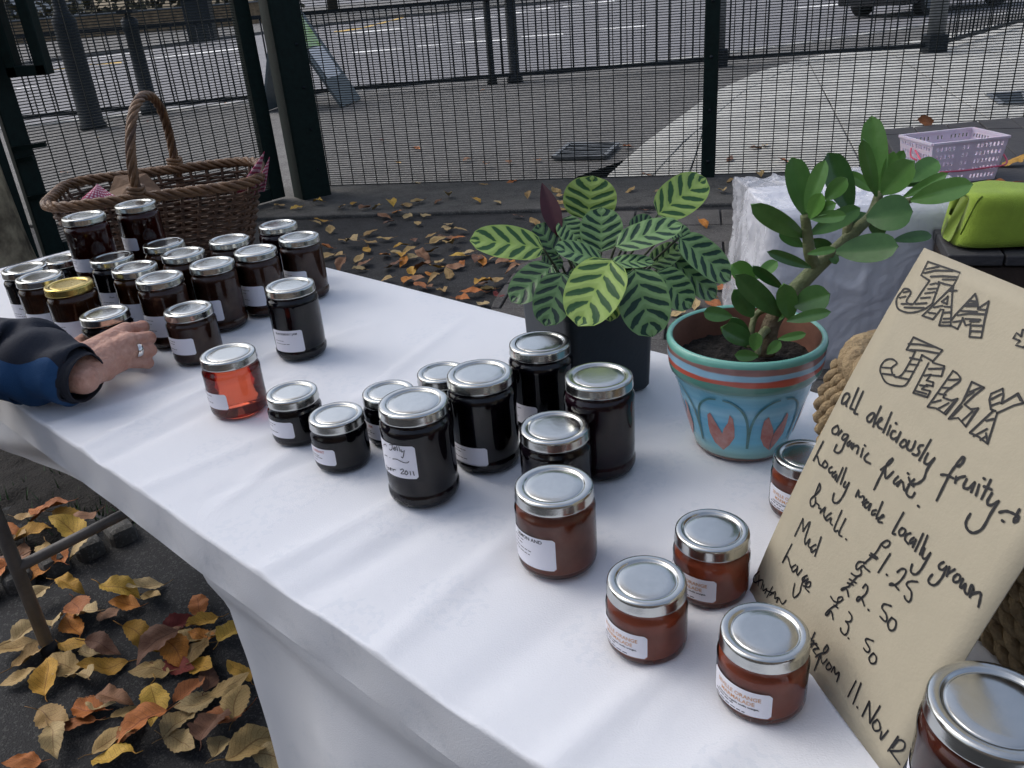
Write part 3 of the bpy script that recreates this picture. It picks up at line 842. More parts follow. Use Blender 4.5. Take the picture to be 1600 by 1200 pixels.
def make_jar(px, py, kind, fill, label, lab=None, gold=False, base=0.0, group=None, name='jam_jar', pos=None):
    """px,py: centre of the lid's top in the photograph"""
    H = HEI[kind]; p = pos or at(px, py, HT + .002 + base + H); p = V((p.x, p.y, HT + .002 + base - (.0006 if not base else 0)))
    j = thing(name, label, 'jar', p, group)
    lm, gm, cm, R = KINDS[kind]
    o = bpy.data.objects.new('lid', lm); COL.objects.link(o); o.parent = j; o.rotation_euler.z = RJ.uniform(0, 6)
    if gold:
        o.data = lm.copy(); o.data.materials[0] = M_gold
    o = bpy.data.objects.new('glass', gm); COL.objects.link(o); o.parent = j
    me = bpy.data.meshes.get('contents_' + kind + fill)
    if not me:
        me = cm.copy(); me.name = 'contents_' + kind + fill; me.materials[0] = JAM[fill]
    o = bpy.data.objects.new('contents', me); COL.objects.link(o); o.parent = j
    if lab:
        right, f0, f1, width, lines = lab
        body = H - .0125
        face = math.atan2(-p.y, -p.x)                 # towards the photographer
        a0 = face + math.asin(max(-.95, min(.95, right))) - (width / 2) / R
        label_on(j, R, a0, f0 * body, f1 * body, width, lines)
    return j
tiny = lambda f, n=6: (f, '~%d' % n, .0008, M_ink)
marm = [(.66, 'SEVILLE ORANGE', .0046, M_inko), (.44, 'MARMALADE', .0046, M_inko), (.30, 'made from organic seville oranges,', .0024, M_ink), tiny(.20, 4), (.06, '~6', .0008, M_ink)]
gen = lambda t, m=M_ink: [(.74, t, .0042, m), tiny(.5, 4), tiny(.38, 5), tiny(.2, 3)]
blank = [tiny(.78, 4), tiny(.62, 3), tiny(.3, 4)]
# near end
make_jar(1195, 983, 'S', 'orange', 'small jar of orange marmalade nearest the front, in front of handwritten card', (.27, .20, .66, .050, marm))
make_jar(1010, 903, 'S', 'orange', 'small jar of orange marmalade leftmost of the marmalade jars', (.02, .20, .66, .050, marm))
make_jar(1113, 825, 'S', 'orange', 'small jar of orange marmalade against the left edge of the card', (.16, .20, .66, .050, marm))
make_jar(1262, 709, 'S', 'orange', 'small orange marmalade jar half hidden behind the card by painted pot', (.30, .22, .68, .050, marm))
make_jar(865, 755, 'M', 'lemon', 'medium jar of reddish brown marmalade standing alone on the cloth', (-.05, .19, .68, .052, [(.84, 'LEMON AND', .005, M_ink), tiny(.74, 3), tiny(.62, 3), tiny(.48, 5), tiny(.36, 5)]))
make_jar(1560, 1102, 'L', 'dark', 'dark reddish jar cut by the bottom right corner', (-.25, .10, .55, .056, blank))
# middle group
make_jar(645, 625, 'L', 'violet', 'tall dark jelly jar with handwritten label dated 2011', name='jelly_jar')
make_jar(749, 580, 'L', 'black', 'tall black jam jar directly behind the handwritten-label jar', (.0, .14, .37, .048, blank))
make_jar(843, 533, 'L', 'black', 'tall black jam jar at back beside the dark plant pot', (-.2, .20, .45, .048, blank))
make_jar(935, 585, 'L', 'plum', 'tall dark purple jam jar with no label showing, before the plant pot')
make_jar(866, 664, 'M', 'violet', 'medium dark purple jar wedged before the tall purple jar')
make_jar(455, 610, 'S', 'black', 'small black jar standing next to the red jelly jar', (-.2, .28, .72, .044, blank))
make_jar(524, 645, 'S', 'black', 'small black jar with red lettered label, nearest of the small black jars', (-.27, .24, .66, .044, gen('CURRANT', M_inkr)))
make_jar(606, 609, 'S', 'black', 'small black jar partly hidden behind the handwritten-label jar', (-.25, .22, .64, .044, gen('JAM', M_inkr)))
make_jar(690, 579, 'S', 'black', 'small black jar with pale lid half hidden behind tall jars')
make_jar(355, 550, 'M', 'jelly', 'clear red jelly jar glowing in front of the left cluster', (-.38, .24, .56, .05, [tiny(.8, 5), tiny(.5, 4), tiny(.35, 5)]), name='jelly_jar')
# left cluster
C_ = 'jam jars clustered at the left end'
make_jar(452, 443, 'L', 'black', 'tall blackish jam jar standing apart at right of the left cluster', (.12, .17, .52, .05, [(.80, 'BLACKBERRY JAM', .0044, M_ink), tiny(.5, 4), tiny(.36, 5)]), group=C_)
make_jar(293, 480, 'M', 'brown', 'medium brown chutney jar just right of the hand', (-.1, .28, .66, .05, blank), group=C_)
row = [(248, 431, 'brown', 'tall brown chutney jar just behind the knuckles of the hand', .0), (330, 409, 'brown', 'tall brown chutney jar behind the medium chutney jar', .0), (398, 389, 'brown', 'tall brown chutney jar behind and left of the blackish jam jar', .03), (466, 368, 'brown', 'tall brown chutney jar at the rear right corner of the cluster', .05),
       (209, 415, 'amber', 'tall amber brown jar above the hand, between two chutney jars', .05), (285, 393, 'amber', 'tall amber jar in the middle of the left cluster', None), (357, 372, 'brown', 'tall brown jar close before the wicker basket', None), (433, 349, 'plum', 'tall dark jar rearmost of cluster, right beside the wicker basket', None),
       (174, 400, 'black', 'tall black plum jar behind the gold-lidded jar', .2), (255, 378, 'amber', 'tall amber jar before the left side of basket front', None),
       (60.5, 430, 'amber', 'tall amber jar left of the gold-lidded jar', .1), (37.5, 417, 'black', 'tall black jar leftmost in the cluster above the sleeve', .0)]
for x, y, f, lb, r_ in row:
    make_jar(x, y, 'L', f, lb, (r_, .22, .58, .05, blank if f != 'black' else gen('Plum')) if r_ is not None else None, group=C_)
make_jar(106, 442, 'L', 'amber', 'tall amber jar with the only gold lid', (.15, .23, .60, .05, blank), gold=True, group=C_)
HANDJAR = make_jar(162, 487, 'M', 'black', 'dark jar gripped by the hand', (-.55, .25, .6, .05, blank), group=C_)
ja, jb = at(130, 337, HT + .062 + .1085), at(211, 318, HT + .062 + .1085)
make_jar(0, 0, 'S', 'dark', 'small dark jar under the left stacked red jar', pos=ja, group=C_)
make_jar(0, 0, 'S', 'dark', 'small dark jar under the right stacked red jar', pos=jb, group=C_)
make_jar(0, 0, 'L', 'red', 'tall deep red jar stacked on a small jar, left of the pair', (-.25, .18, .42, .05, blank), pos=ja, base=.0612, group=C_)
make_jar(0, 0, 'L', 'red', 'tall deep red jar stacked before the basket handle', (-.35, .32, .56, .05, blank), pos=jb, base=.0612, group=C_)
make_jar(94, 403, 'M', 'black', 'dark jar half hidden behind the left stacked red jar', group=C_)

# ================================================================== plants
def leaf_geo(L, W, nu=12, nv=6, shape='ovate', bend=.1, cup=.1, thick=0.0, wave=0.0, seed=0):
    """leaf along +x, normal +z; returns MB with UVs"""
    b = MB()
    def wid(u_):
        if shape == 'ovate': return max(0, 1 - abs(2 * (u_ ** .92) - 1) ** 2.35) ** .52
        if shape == 'spoon': return max(.16 * (1 - u_), max(0, 1 - abs(2 * u_ ** 1.35 - 1) ** 2.2) ** .55)
        return max(0, math.sin(math.pi * u_ ** .9)) ** .9
    def pt(u_, v_):
        y = (v_ - .5) * W * wid(u_)
        z = -bend * L * u_ * u_ + cup * abs(v_ - .5) * 2 * W * .5 * wid(u_) + wave * L * math.sin(u_ * 17 + seed) * abs(v_ - .5) * 2
        return V((u_ * L, y, z))
    b.grid(pt, nu, nv)
    if thick:
        n0 = len(b.v)
        def pt2(u_, v_):
            e = 1 - (abs(v_ - .5) * 2) ** 4
            return pt(u_, v_) - V((0, 0, thick * e * math.sin(math.pi * min(max(u_, .03), .97)) ** .4))
        b.grid(lambda u_, v_: pt2(u_, 1 - v_), nu, nv)
    return b
def orient(b, base, tip, nrm):
    x = (tip - base).normalized(); z = (nrm - x * nrm.dot(x)).normalized(); y = z.cross(x)
    b.v = [base + x * p.x + y * p.y + z * p.z for p in b.v]
    return b

# prayer-plant leaf: dark feathered bars on a pale ground, from the leaf's own UVs
def calathea_mat(name, light, mid, dark, n=7.5):
    m = mat(name, light, .38, spec=.45)
    nt = m.node_tree; bs = bsdf(m); L = nt.links.new
    uv = nt.nodes.new('ShaderNodeUVMap'); sp = nt.nodes.new('ShaderNodeSeparateXYZ'); L(uv.outputs[0], sp.inputs[0])
    def M(op, a, c, clamp=False):
        k = nt.nodes.new('ShaderNodeMath'); k.operation = op; k.use_clamp = clamp
        for i, q in enumerate((a, c)):
            if q is None: continue
            if isinstance(q, (int, float)): k.inputs[i].default_value = q
            else: L(q, k.inputs[i])
        return k.outputs[0]
    ab = M('ABSOLUTE', M('SUBTRACT', sp.outputs[1], .5), None)        # 0..0.5 from the midrib
    ns = nt.nodes.new('ShaderNodeTexNoise'); ns.inputs['Scale'].default_value = 5; L(uv.outputs[0], ns.inputs['Vector'])
    ph = M('ADD', M('SUBTRACT', M('MULTIPLY', sp.outputs[0], n), M('MULTIPLY', ab, 2.6)), M('MULTIPLY', ns.outputs['Fac'], .4))
    tri = M('ABSOLUTE', M('SUBTRACT', M('FRACT', ph, None), .5), None)   # 0..0.5
    wdt = M('ADD', .10, M('MULTIPLY', M('SINE', M('MULTIPLY', ab, 6.28), None), .20))
    bar = M('MULTIPLY', M('SUBTRACT', wdt, tri), 14, True)
    mid_ = M('GREATER_THAN', ab, .022)
    edge = M('LESS_THAN', ab, .46)
    fac = M('MULTIPLY', M('MULTIPLY', bar, mid_), edge)
    mx0 = nt.nodes.new('ShaderNodeMix'); mx0.data_type = 'RGBA'; mx0.inputs['A'].default_value = (*light, 1); mx0.inputs['B'].default_value = (*mid, 1)
    L(M('MULTIPLY', tri, 1.6, True), mx0.inputs['Factor'])
    mx = nt.nodes.new('ShaderNodeMix'); mx.data_type = 'RGBA'; L(fac, mx.inputs['Factor']); L(mx0.outputs['Result'], mx.inputs['A']); mx.inputs['B'].default_value = (*dark, 1)
    L(mx.outputs['Result'], bs.inputs['Base Color'])
    bp = nt.nodes.new('ShaderNodeBump'); bp.inputs['Strength'].default_value = .35; bp.inputs['Distance'].default_value = .004; L(tri, bp.inputs['Height']); L(bp.outputs[0], bs.inputs['Normal'])
    return m
M_lime = calathea_mat('prayer_leaf_lime', (.28, .42, .085), (.38, .52, .15), (.030, .095, .028), 5)
M_mid = calathea_mat('prayer_leaf_green', (.16, .29, .10), (.24, .39, .16), (.010, .045, .025), 5.5)
M_deep = calathea_mat('prayer_leaf_deep', (.085, .17, .06), (.12, .23, .09), (.005, .024, .016), 5)
M_maroon = mat('prayer_leaf_underside', (.04, .008, .012), .45, vscale=25, col2=(.075, .014, .022))
pc = V((.182, .952, HT)); pe = V((.906, .42, 0)).normalized(); pf = V((-pe.y, pe.x, 0))
PW = .122
pcen = pc - pe * PW / 2 + pf * PW / 2
M_pot = mat('slate_plastic', (.010, .017, .024), .5, var=.12, vscale=20, bump=.03, bscale=200)
cal = thing('prayer_plant', 'striped prayer plant in a dark square plastic pot', 'potted plant', pcen)
b = MB()
def sq(s_, z, r=.012, k=5):
    out = []
    for cx, cy, a0 in ((1, 1, 0), (-1, 1, 90), (-1, -1, 180), (1, -1, 270)):
        for i in range(k):
            a = math.radians(a0 + 90 * i / (k - 1)); out.append(pcen + pe * (cx * (s_ - r) + r * math.cos(a)) + pf * (cy * (s_ - r) + r * math.sin(a)) + V((0, 0, z)))
    return out
rings = [sq(PW / 2 * .93, .0015), sq(PW / 2 * .97, .006), sq(PW / 2 * 1.02, .118), sq(PW / 2 * 1.06, .120), sq(PW / 2 * 1.065, .134), sq(PW / 2 * 1.03, .135), sq(PW / 2 * .99, .115), sq(PW / 2 * .96, .108)]
n = len(rings[0]); vs_ = [p for r in rings for p in r]
b.add(vs_, [tuple(range(n))[::-1]] + [(i * n + k, i * n + (k + 1) % n, (i + 1) * n + (k + 1) % n, (i + 1) * n + k) for i in range(len(rings) - 1) for k in range(n)])
b.build('pot', M_pot, cal)
b = MB(); b.add(sq(PW / 2 * .965, .110), [tuple(range(n))]); b.build('soil', M_soil, cal, smooth=False)
# px, py of base and tip, width px, depth shift of base/tip (m), material, tilt of the face upwards, bend
def c2(x, y): return 700 + x / 3.158, 220 + y / 3.158
CY = pcen.y
CL = [(470, 530, 125, 470, 185, .0, -.02, M_lime, .5, .10), (690, 392, 712, 176, 235, .05, .06, M_lime, .1, .06), (1035, 365, 1275, 172, 180, .06, .09, M_lime, .2, .1),
      (757, 548, 757, 330, 190, .0, .02, M_mid, .2, .05), (825, 522, 1148, 392, 150, -.01, .0, M_mid, .55, .08), (1140, 478, 1408, 672, 165, -.01, -.03, M_mid, .5, .12),
      (560, 385, 655, 505, 120, .03, .01, M_mid, .4, .05), (765, 592, 535, 520, 140, -.02, -.03, M_mid, .6, .05), (806, 585, 640, 888, 262, -.065, -.115, M_lime, .55, .12),
      (920, 632, 1012, 955, 232, -.06, -.105, M_mid, .5, .10), (515, 615, 312, 775, 165, -.04, -.07, M_deep, .5, .12), (565, 650, 478, 902, 180, -.06, -.095, M_deep, .5, .10),
      (1032, 645, 1205, 815, 165, -.03, -.05, M_mid, .5, .1), (1105, 585, 1335, 765, 140, .0, -.01, M_mid, .45, .1), (800, 604, 1015, 588, 85, -.03, -.03, M_mid, .6, .05),
      (1000, 622, 1145, 515, 120, -.005, .0, M_mid, .5, .05), (545, 575, 440, 412, 130, .01, .03, M_deep, .3, .05), (790, 700, 800, 880, 120, -.05, -.085, M_lime, .5, .1),
      (470, 560, 560, 625, 90, .01, .0, M_deep, .6, .05), (900, 440, 1010, 380, 90, .05, .06, M_deep, .3, .05), (640, 640, 720, 540, 110, .0, .01, M_deep, .5, .05), (1080, 440, 1200, 470, 90, .03, .03, M_mid, .4, .05), (850, 620, 960, 690, 110, -.03, -.05, M_deep, .5, .05), (700, 650, 620, 700, 120, -.03, -.05, M_deep, .5, .05)]
root = pcen + V((0, 0, .112))
b = MB()
for i, (x0, y0, x1, y1, wpx, d0, d1, m_, tl, bd) in enumerate(CL):
    B = aty(*c2(x0, y0), CY + d0); T = aty(*c2(x1, y1), CY + d1); Wd = 1.12 * wpx / 3.158 * pxm(B.lerp(T, .5))
    view = (CAM - B.lerp(T, .5)).normalized(); nrm = (view * (1 - tl) + V((0, 0, 1)) * tl).normalized()
    lf = leaf_geo((T - B).length * 1.02, Wd, 14, 8, 'ovate', bd, .12, wave=.004, seed=i); orient(lf, B, T, nrm); lf.build('leaf', m_, cal)
    mid = root.lerp(B, .55) + V((0, 0, -.008)); b.tube(cr([root + V((random.uniform(-.015, .015), random.uniform(-.015, .015), 0)), mid, B], 5), .0016, 6)
B = aty(*c2(552, 478), CY + .02); T = aty(*c2(462, 203), CY + .05)
lf = leaf_geo((T - B).length, 95 / 3.158 * pxm(B), 14, 8, 'narrow', .05, .35); orient(lf, B, T, (CAM - B).normalized()); o = lf.build('leaf', M_maroon, cal); o['label'] = 'upright maroon rolled leaf'
b.tube(cr([root, root.lerp(B, .6), B], 5), .0018, 6)
b.build('stalks', mat('prayer_stalk', (.05, .06, .03), .5), cal)

# ------------------------------------------------------------------ jade plant in the painted pot
JP = V((.25, .806, HT)); JH, JR = .1325, .0825
jd = thing('jade_plant', 'jade plant in a blue pot painted with red tulips', 'potted plant', JP)
M_paint = mat('painted_glaze', (.15, .40, .52), .22, spec=.5, coat=.35)
_nt = M_paint.node_tree; L_ = _nt.links.new; _bs = bsdf(M_paint)
_tc = _nt.nodes.new('ShaderNodeTexCoord'); _sp = _nt.nodes.new('ShaderNodeSeparateXYZ'); L_(_tc.outputs['Object'], _sp.inputs[0])
_n = _nt.nodes.new('ShaderNodeTexNoise'); _n.inputs['Scale'].default_value = 1; _n.inputs['Detail'].default_value = 5
_mp = _nt.nodes.new('ShaderNodeMapping'); _mp.inputs['Scale'].default_value = (14, 14, 120); L_(_tc.outputs['Object'], _mp.inputs[0]); L_(_mp.outputs[0], _n.inputs['Vector'])
_ad = _nt.nodes.new('ShaderNodeMath'); _ad.operation = 'MULTIPLY_ADD'; _ad.inputs[1].default_value = .008; L_(_n.outputs['Fac'], _ad.inputs[0])
_sb = _nt.nodes.new('ShaderNodeMath'); _sb.operation = 'SUBTRACT'; _sb.inputs[1].default_value = .004; L_(_sp.outputs[2], _sb.inputs[0]); L_(_sb.outputs[0], _ad.inputs[2])
_dv = _nt.nodes.new('ShaderNodeMath'); _dv.operation = 'DIVIDE'; _dv.inputs[1].default_value = JH; L_(_ad.outputs[0], _dv.inputs[0])
_cr = _nt.nodes.new('ShaderNodeValToRGB'); e = _cr.color_ramp; e.interpolation = 'LINEAR'
stops = [(0, (0.149, 0.070, 0.050)), (.035, (0.162, 0.077, 0.056)), (.05, (0.297, 0.512, 0.450)), (.11, (0.270, 0.563, 0.575)), (.22, (0.162, 0.512, 0.688)), (.40, (0.135, 0.461, 0.688)), (.50, (0.297, 0.614, 0.775)), (.58, (0.135, 0.435, 0.625)), (.68, (0.176, 0.461, 0.575)), (.72, (0.108, 0.282, 0.237)), (.785, (0.121, 0.307, 0.250)),
         (.795, (0.567, 0.115, 0.075)), (.83, (0.567, 0.115, 0.075)), (.84, (0.324, 0.563, 0.725)), (.885, (0.324, 0.563, 0.725)), (.895, (0.324, 0.166, 0.150)), (.935, (0.338, 0.179, 0.163)), (.945, (0.135, 0.384, 0.325)), (1, (0.162, 0.410, 0.338))]
while len(e.elements) < len(stops): e.elements.new(.5)
for el, (p_, c_) in zip(e.elements, stops): el.position = p_; el.color = (*c_, 1)
L_(_dv.outputs[0], _cr.inputs['Fac'])
_mx = _nt.nodes.new('ShaderNodeMix'); _mx.data_type = 'RGBA'; _mx.blend_type = 'MULTIPLY'; _mx.inputs['Factor'].default_value = .55; L_(_cr.outputs['Color'], _mx.inputs['A'])
_r2 = _nt.nodes.new('ShaderNodeValToRGB'); _r2.color_ramp.elements[0].position = .3; _r2.color_ramp.elements[1].position = .7; _r2.color_ramp.elements[0].color = (.72, .8, .85, 1); _r2.color_ramp.elements[1].color = (1.25, 1.2, 1.15, 1); L_(_n.outputs['Fac'], _r2.inputs['Fac']); L_(_r2.outputs['Color'], _mx.inputs['B'])
L_(_mx.outputs['Result'], _bs.inputs['Base Color'])
Rb_, Rt_ = JR * .60, JR * .90
prof = [(.0001, .001), (Rb_ * .95, .0008), (Rb_, .003), (Rb_ + (Rt_ - Rb_) * .35, JH * .25), (Rt_ * .995, JH * .68), (JR * .915, JH * .705), (JR * .955, JH * .72), (JR * .97, JH * .76), (JR * .985, JH * .85), (JR * .99, JH * .92), (JR, JH * .955), (JR * .985, JH * .99), (JR * .955, JH), (JR * .92, JH * .985), (JR * .90, JH * .93), (JR * .87, JH * .70)]
b = MB(); b.lathe(prof, 72, JP); po = b.build('pot', M_paint, jd)
b = MB(); b.lathe([(JR * .918, JH * .978), (JR * .892, JH * .93), (JR * .862, JH * .70)], 72, JP + V((0, 0, .0006))); b.build('inner_wall', mat('terracotta', (.16, .07, .045), .8, var=.25, vscale=30), po, off=JP)
b = MB()
def jsoil(u_, v_):
    r = u_ * JR * .885; a = v_ * 2 * math.pi; p = V((r * math.cos(a), r * math.sin(a), JH * .76)); return JP + p + V((0, 0, .004 * noise.noise(p * 70) + .003 * noise.noise(p * 180)))
b.grid(jsoil, 20, 60); b.build('soil', M_soil, jd)
def cone_pt(a, z, d=.0006):                       # a: angle from the photographer's side
    k = z / JH; r = Rb_ + (Rt_ - Rb_) * min(1, k / .68) if k > .02 else Rb_
    k35 = .35 + .65 * (k - .25) / .43 if k > .25 else k / .25 * .35
    r = Rb_ + (Rt_ - Rb_) * min(1, max(0, k35)); a = a + math.atan2(-JP.y, -JP.x)
    return JP + V(((r + d) * math.cos(a), (r + d) * math.sin(a), z))
M_tul = mat('tulip_red', (.46, .13, .10), .3, vscale=70, col2=(.55, .30, .26), coat=.3)
M_vine = mat('vine_green', (.06, .17, .15), .3, vscale=60, col2=(.09, .27, .30), coat=.3)
for k in range(7):
    a = math.radians(-18 + 51.43 * k)
    b = MB()
    L1 = [(0, .020), (-.10, .028), (-.155, .038), (-.165, .048), (-.15, .060), (-.12, .0635), (-.07, .055), (-.02, .046), (.0, .040)]
    L2 = [(0, .020), (.09, .028), (.14, .038), (.145, .050), (.13, .061), (.09, .0645), (.075, .055), (.03, .047), (.0, .040)]
    R5 = random.Random(k)
    for q in (L1, L2):
        q = [(x * 1.5 + R5.uniform(-.012, .012), .016 + (z - .020) * 1.12 + R5.uniform(-.001, .001)) for x, z in q]; cx = sum(x for x, z in q) / len(q); cz = sum(z for x, z in q) / len(q)
        n = len(q); b.add([cone_pt(a + cx, cz, .0009)] + [cone_pt(a + x, z) for x, z in q], [(0, 1 + i, 1 + (i + 1) % n) if q is None else (0, 1 + (i + 1) % n, 1 + i) for i in range(n)])
    b.build('painted_tulip', M_tul, po, off=JP)
    b = MB(); am = a + math.radians(25.7); pts = []
    for s_ in (-1, 1):
        line = [(am, .022), (am + s_ * .02, .05), (am + s_ * .10, .070), (am + s_ * .26, .082), (am + s_ * .40, .085)]
        lc = cr([V((x, z, 0)) for x, z in line], 5); w0 = .0017
        ring = []
        for i, p in enumerate(lc):
            d_ = (lc[min(i + 1, len(lc) - 1)] - lc[max(i - 1, 0)]); d_ = V((d_.x * .07, d_.y, 0)).normalized(); nn = V((-d_.y, d_.x, 0)); wv = w0 * (1 - .5 * i / len(lc))
            ring += [cone_pt(p.x + nn.x * wv / .07, p.y + nn.y * wv, .0007), cone_pt(p.x - nn.x * wv / .07, p.y - nn.y * wv, .0007)]
        b.add(ring, [(2 * i, 2 * i + 1, 2 * i + 3, 2 * i + 2) for i in range(len(lc) - 1)])
    b.build('painted_vine', M_vine, po, off=JP)
# jade leaves
def mj(name, c, c2_): return mat(name, c, .2, vscale=30, col2=c2_, spec=.38, sss=.05, bump=.08, bscale=40)
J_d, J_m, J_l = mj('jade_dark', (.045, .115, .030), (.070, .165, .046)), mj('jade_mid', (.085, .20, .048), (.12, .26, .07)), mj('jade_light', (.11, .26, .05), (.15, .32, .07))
def c6(x, y): return 1120 + x / 2.927, 150 + y / 2.927
JY = JP.y + .005
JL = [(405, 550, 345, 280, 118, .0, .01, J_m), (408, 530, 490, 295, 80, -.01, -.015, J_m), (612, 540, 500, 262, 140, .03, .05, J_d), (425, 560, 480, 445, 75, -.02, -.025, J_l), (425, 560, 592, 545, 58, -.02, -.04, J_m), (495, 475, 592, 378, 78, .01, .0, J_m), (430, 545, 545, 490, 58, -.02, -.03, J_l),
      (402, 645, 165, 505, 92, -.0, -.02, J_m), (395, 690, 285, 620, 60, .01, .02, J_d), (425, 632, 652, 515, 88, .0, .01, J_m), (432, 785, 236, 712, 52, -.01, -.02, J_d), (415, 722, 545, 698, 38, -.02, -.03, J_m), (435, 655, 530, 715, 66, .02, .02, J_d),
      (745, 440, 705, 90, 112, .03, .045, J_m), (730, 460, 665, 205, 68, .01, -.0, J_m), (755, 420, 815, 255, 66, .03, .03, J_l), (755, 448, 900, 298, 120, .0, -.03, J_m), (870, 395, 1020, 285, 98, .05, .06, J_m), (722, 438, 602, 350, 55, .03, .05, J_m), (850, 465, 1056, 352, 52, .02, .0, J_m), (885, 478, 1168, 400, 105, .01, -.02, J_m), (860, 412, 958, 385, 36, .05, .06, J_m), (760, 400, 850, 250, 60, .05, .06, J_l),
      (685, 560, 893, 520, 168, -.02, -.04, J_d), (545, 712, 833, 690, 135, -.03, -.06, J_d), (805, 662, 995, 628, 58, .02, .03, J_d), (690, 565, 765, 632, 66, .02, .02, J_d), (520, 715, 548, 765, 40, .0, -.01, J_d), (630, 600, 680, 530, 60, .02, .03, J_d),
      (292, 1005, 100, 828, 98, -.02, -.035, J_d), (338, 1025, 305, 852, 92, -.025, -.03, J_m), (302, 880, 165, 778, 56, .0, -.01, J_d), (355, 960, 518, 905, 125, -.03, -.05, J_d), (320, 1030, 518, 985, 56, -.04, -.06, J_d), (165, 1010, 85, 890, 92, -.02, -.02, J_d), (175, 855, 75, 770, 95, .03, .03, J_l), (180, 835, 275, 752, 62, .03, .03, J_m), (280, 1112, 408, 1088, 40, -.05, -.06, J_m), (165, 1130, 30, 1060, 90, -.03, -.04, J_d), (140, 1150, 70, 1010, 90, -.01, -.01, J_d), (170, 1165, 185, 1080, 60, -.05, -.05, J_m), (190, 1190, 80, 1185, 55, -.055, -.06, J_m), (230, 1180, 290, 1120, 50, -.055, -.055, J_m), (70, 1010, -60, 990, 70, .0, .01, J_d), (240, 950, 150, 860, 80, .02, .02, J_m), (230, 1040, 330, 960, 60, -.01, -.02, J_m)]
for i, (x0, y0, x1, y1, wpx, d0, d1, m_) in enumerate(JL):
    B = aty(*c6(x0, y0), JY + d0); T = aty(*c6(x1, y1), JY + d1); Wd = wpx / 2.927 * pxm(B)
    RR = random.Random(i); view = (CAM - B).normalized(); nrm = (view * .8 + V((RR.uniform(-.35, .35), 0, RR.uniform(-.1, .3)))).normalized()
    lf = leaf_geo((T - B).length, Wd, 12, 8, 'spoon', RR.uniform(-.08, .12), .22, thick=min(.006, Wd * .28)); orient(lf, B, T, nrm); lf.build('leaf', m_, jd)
M_jst = mat('jade_stem', (.10, .13, .05), .6, vscale=40, col2=(.16, .17, .08), bump=.4, bscale=120)
M_jtr = mat('jade_trunk', (.10, .075, .045), .8, vscale=50, col2=(.17, .14, .08), bump=.6, bscale=100)
def stem(pts, r0, r1, m_):
    P = cr([aty(*c6(x, y), JY + d) for x, y, d in pts], 6); b = MB(); b.tube(P, [r0 + (r1 - r0) * i / (len(P) - 1) for i in range(len(P))], 12); b.build('stem', m_, jd)
stem([(225, 1180, -.01), (250, 1040, -.01), (350, 890, -.005)], .0098, .0085, M_jtr)
stem([(340, 905, -.005), (450, 790, 0), (560, 690, .005), (645, 605, .012), (705, 545, .02), (745, 440, .03)], .0084, .0045, M_jst)
stem([(450, 790, 0), (425, 720, -.003), (415, 640, -.003), (402, 545, -.003)], .0068, .0045, M_jst)
stem([(600, 640, .01), (600, 590, .015), (612, 535, .03)], .006, .004, M_jst)
stem([(705, 545, .02), (800, 500, .02), (890, 476, .012)], .004, .003, M_jst)
stem([(240, 1060, -.01), (200, 1100, -.03), (185, 1190, -.05)], .005, .003, M_jst)
stem([(300, 960, -.01), (180, 1000, -.0), (150, 1150, -.02)], .004, .003, M_jst)

# ================================================================== handwritten card
CA, CB = at(1170, 926, HT), at(1372, 1200, HT)
cbd = (CB - CA).normalized(); cnn = V((-cbd.y, cbd.x, 0)); cnn = cnn if cnn.x > 0 else -cnn
_a = math.radians(23.0); CLN, CWD, BOW = .3095, .197, .0075
cld = V((0, 0, math.cos(_a))) + cnn * math.sin(_a); cno = cbd.cross(cld).normalized()
if cno.dot(CAM - CA) < 0: cno = -cno
CA.z = HT + .0015
def card_pt(u_, v_, d=0.0):                       # u along the foot, v up the card (metres)
    k = v_ / CLN; return CA + cbd * u_ + cld * v_ + cno * (BOW * 4 * k * (1 - k) + d)
card = thing('handwritten_card', 'cream card handwritten JAM and JELLY prices leaning upright on the table', 'sign', CA)
M_card = mat('cream_card', (.42, .375, .275), .7, var=.03, vscale=40, bump=.06, bscale=400)
b = MB(); b.grid(lambda u_, v_: card_pt(u_ * CWD, v_ * CLN), 12, 24); o = b.build('card', M_card, card)
so = o.modifiers.new('thick', 'SOLIDIFY'); so.thickness = .0008; so.offset = -1
def on_card(x, y):
    v = ray(x, y); u0, v0 = .1, .15
    for _ in range(8):
        p0 = card_pt(u0, v0); t = (p0 - CAM).dot(cno) / v.dot(cno); P = CAM + v * t; q = P - CA; u0, v0 = q.dot(cbd), q.dot(cld)
        v0 = max(-.05, min(.4, v0))
    return u0, v0
M_marker = mat('black_marker', (.012, .012, .014), .5)
def ribbon(b, pts2, hw, place, smooth=4):
    """flat pen stroke: 2-D path in metres, place(u,v) -> 3-D"""
    P = cr([V((p[0], p[1], 0)) for p in pts2], smooth) if len(pts2) > 2 else [V((p[0], p[1], 0)) for p in pts2]
    n = len(P)
    if n == 1 or (P[0] - P[-1]).length < 1e-6 and n == 2: P = [P[0] - V((hw * .6, 0, 0)), P[0] + V((hw * .6, 0, 0))]; n = 2
    L, Rr = [], []
    for i in range(n):
        d = P[min(i + 1, n - 1)] - P[max(i - 1, 0)]; d = d.normalized() if d.length > 1e-9 else V((1, 0, 0)); nn = V((-d.y, d.x, 0)); w_ = hw * (1 + .12 * math.sin(i * 1.7 + P[0].x * 900))
        L.append(P[i] + nn * w_); Rr.append(P[i] - nn * w_)
    b.add([place(p.x, p.y) for p in L] + [place(p.x, p.y) for p in Rr], [(i, i + 1, n + i + 1, n + i) for i in range(n - 1)])
    for c in (P[0], P[-1]):
        b.add([place(c.x + hw * math.cos(k * math.pi / 4), c.y + hw * math.sin(k * math.pi / 4)) for k in range(8)], [tuple(range(8))])
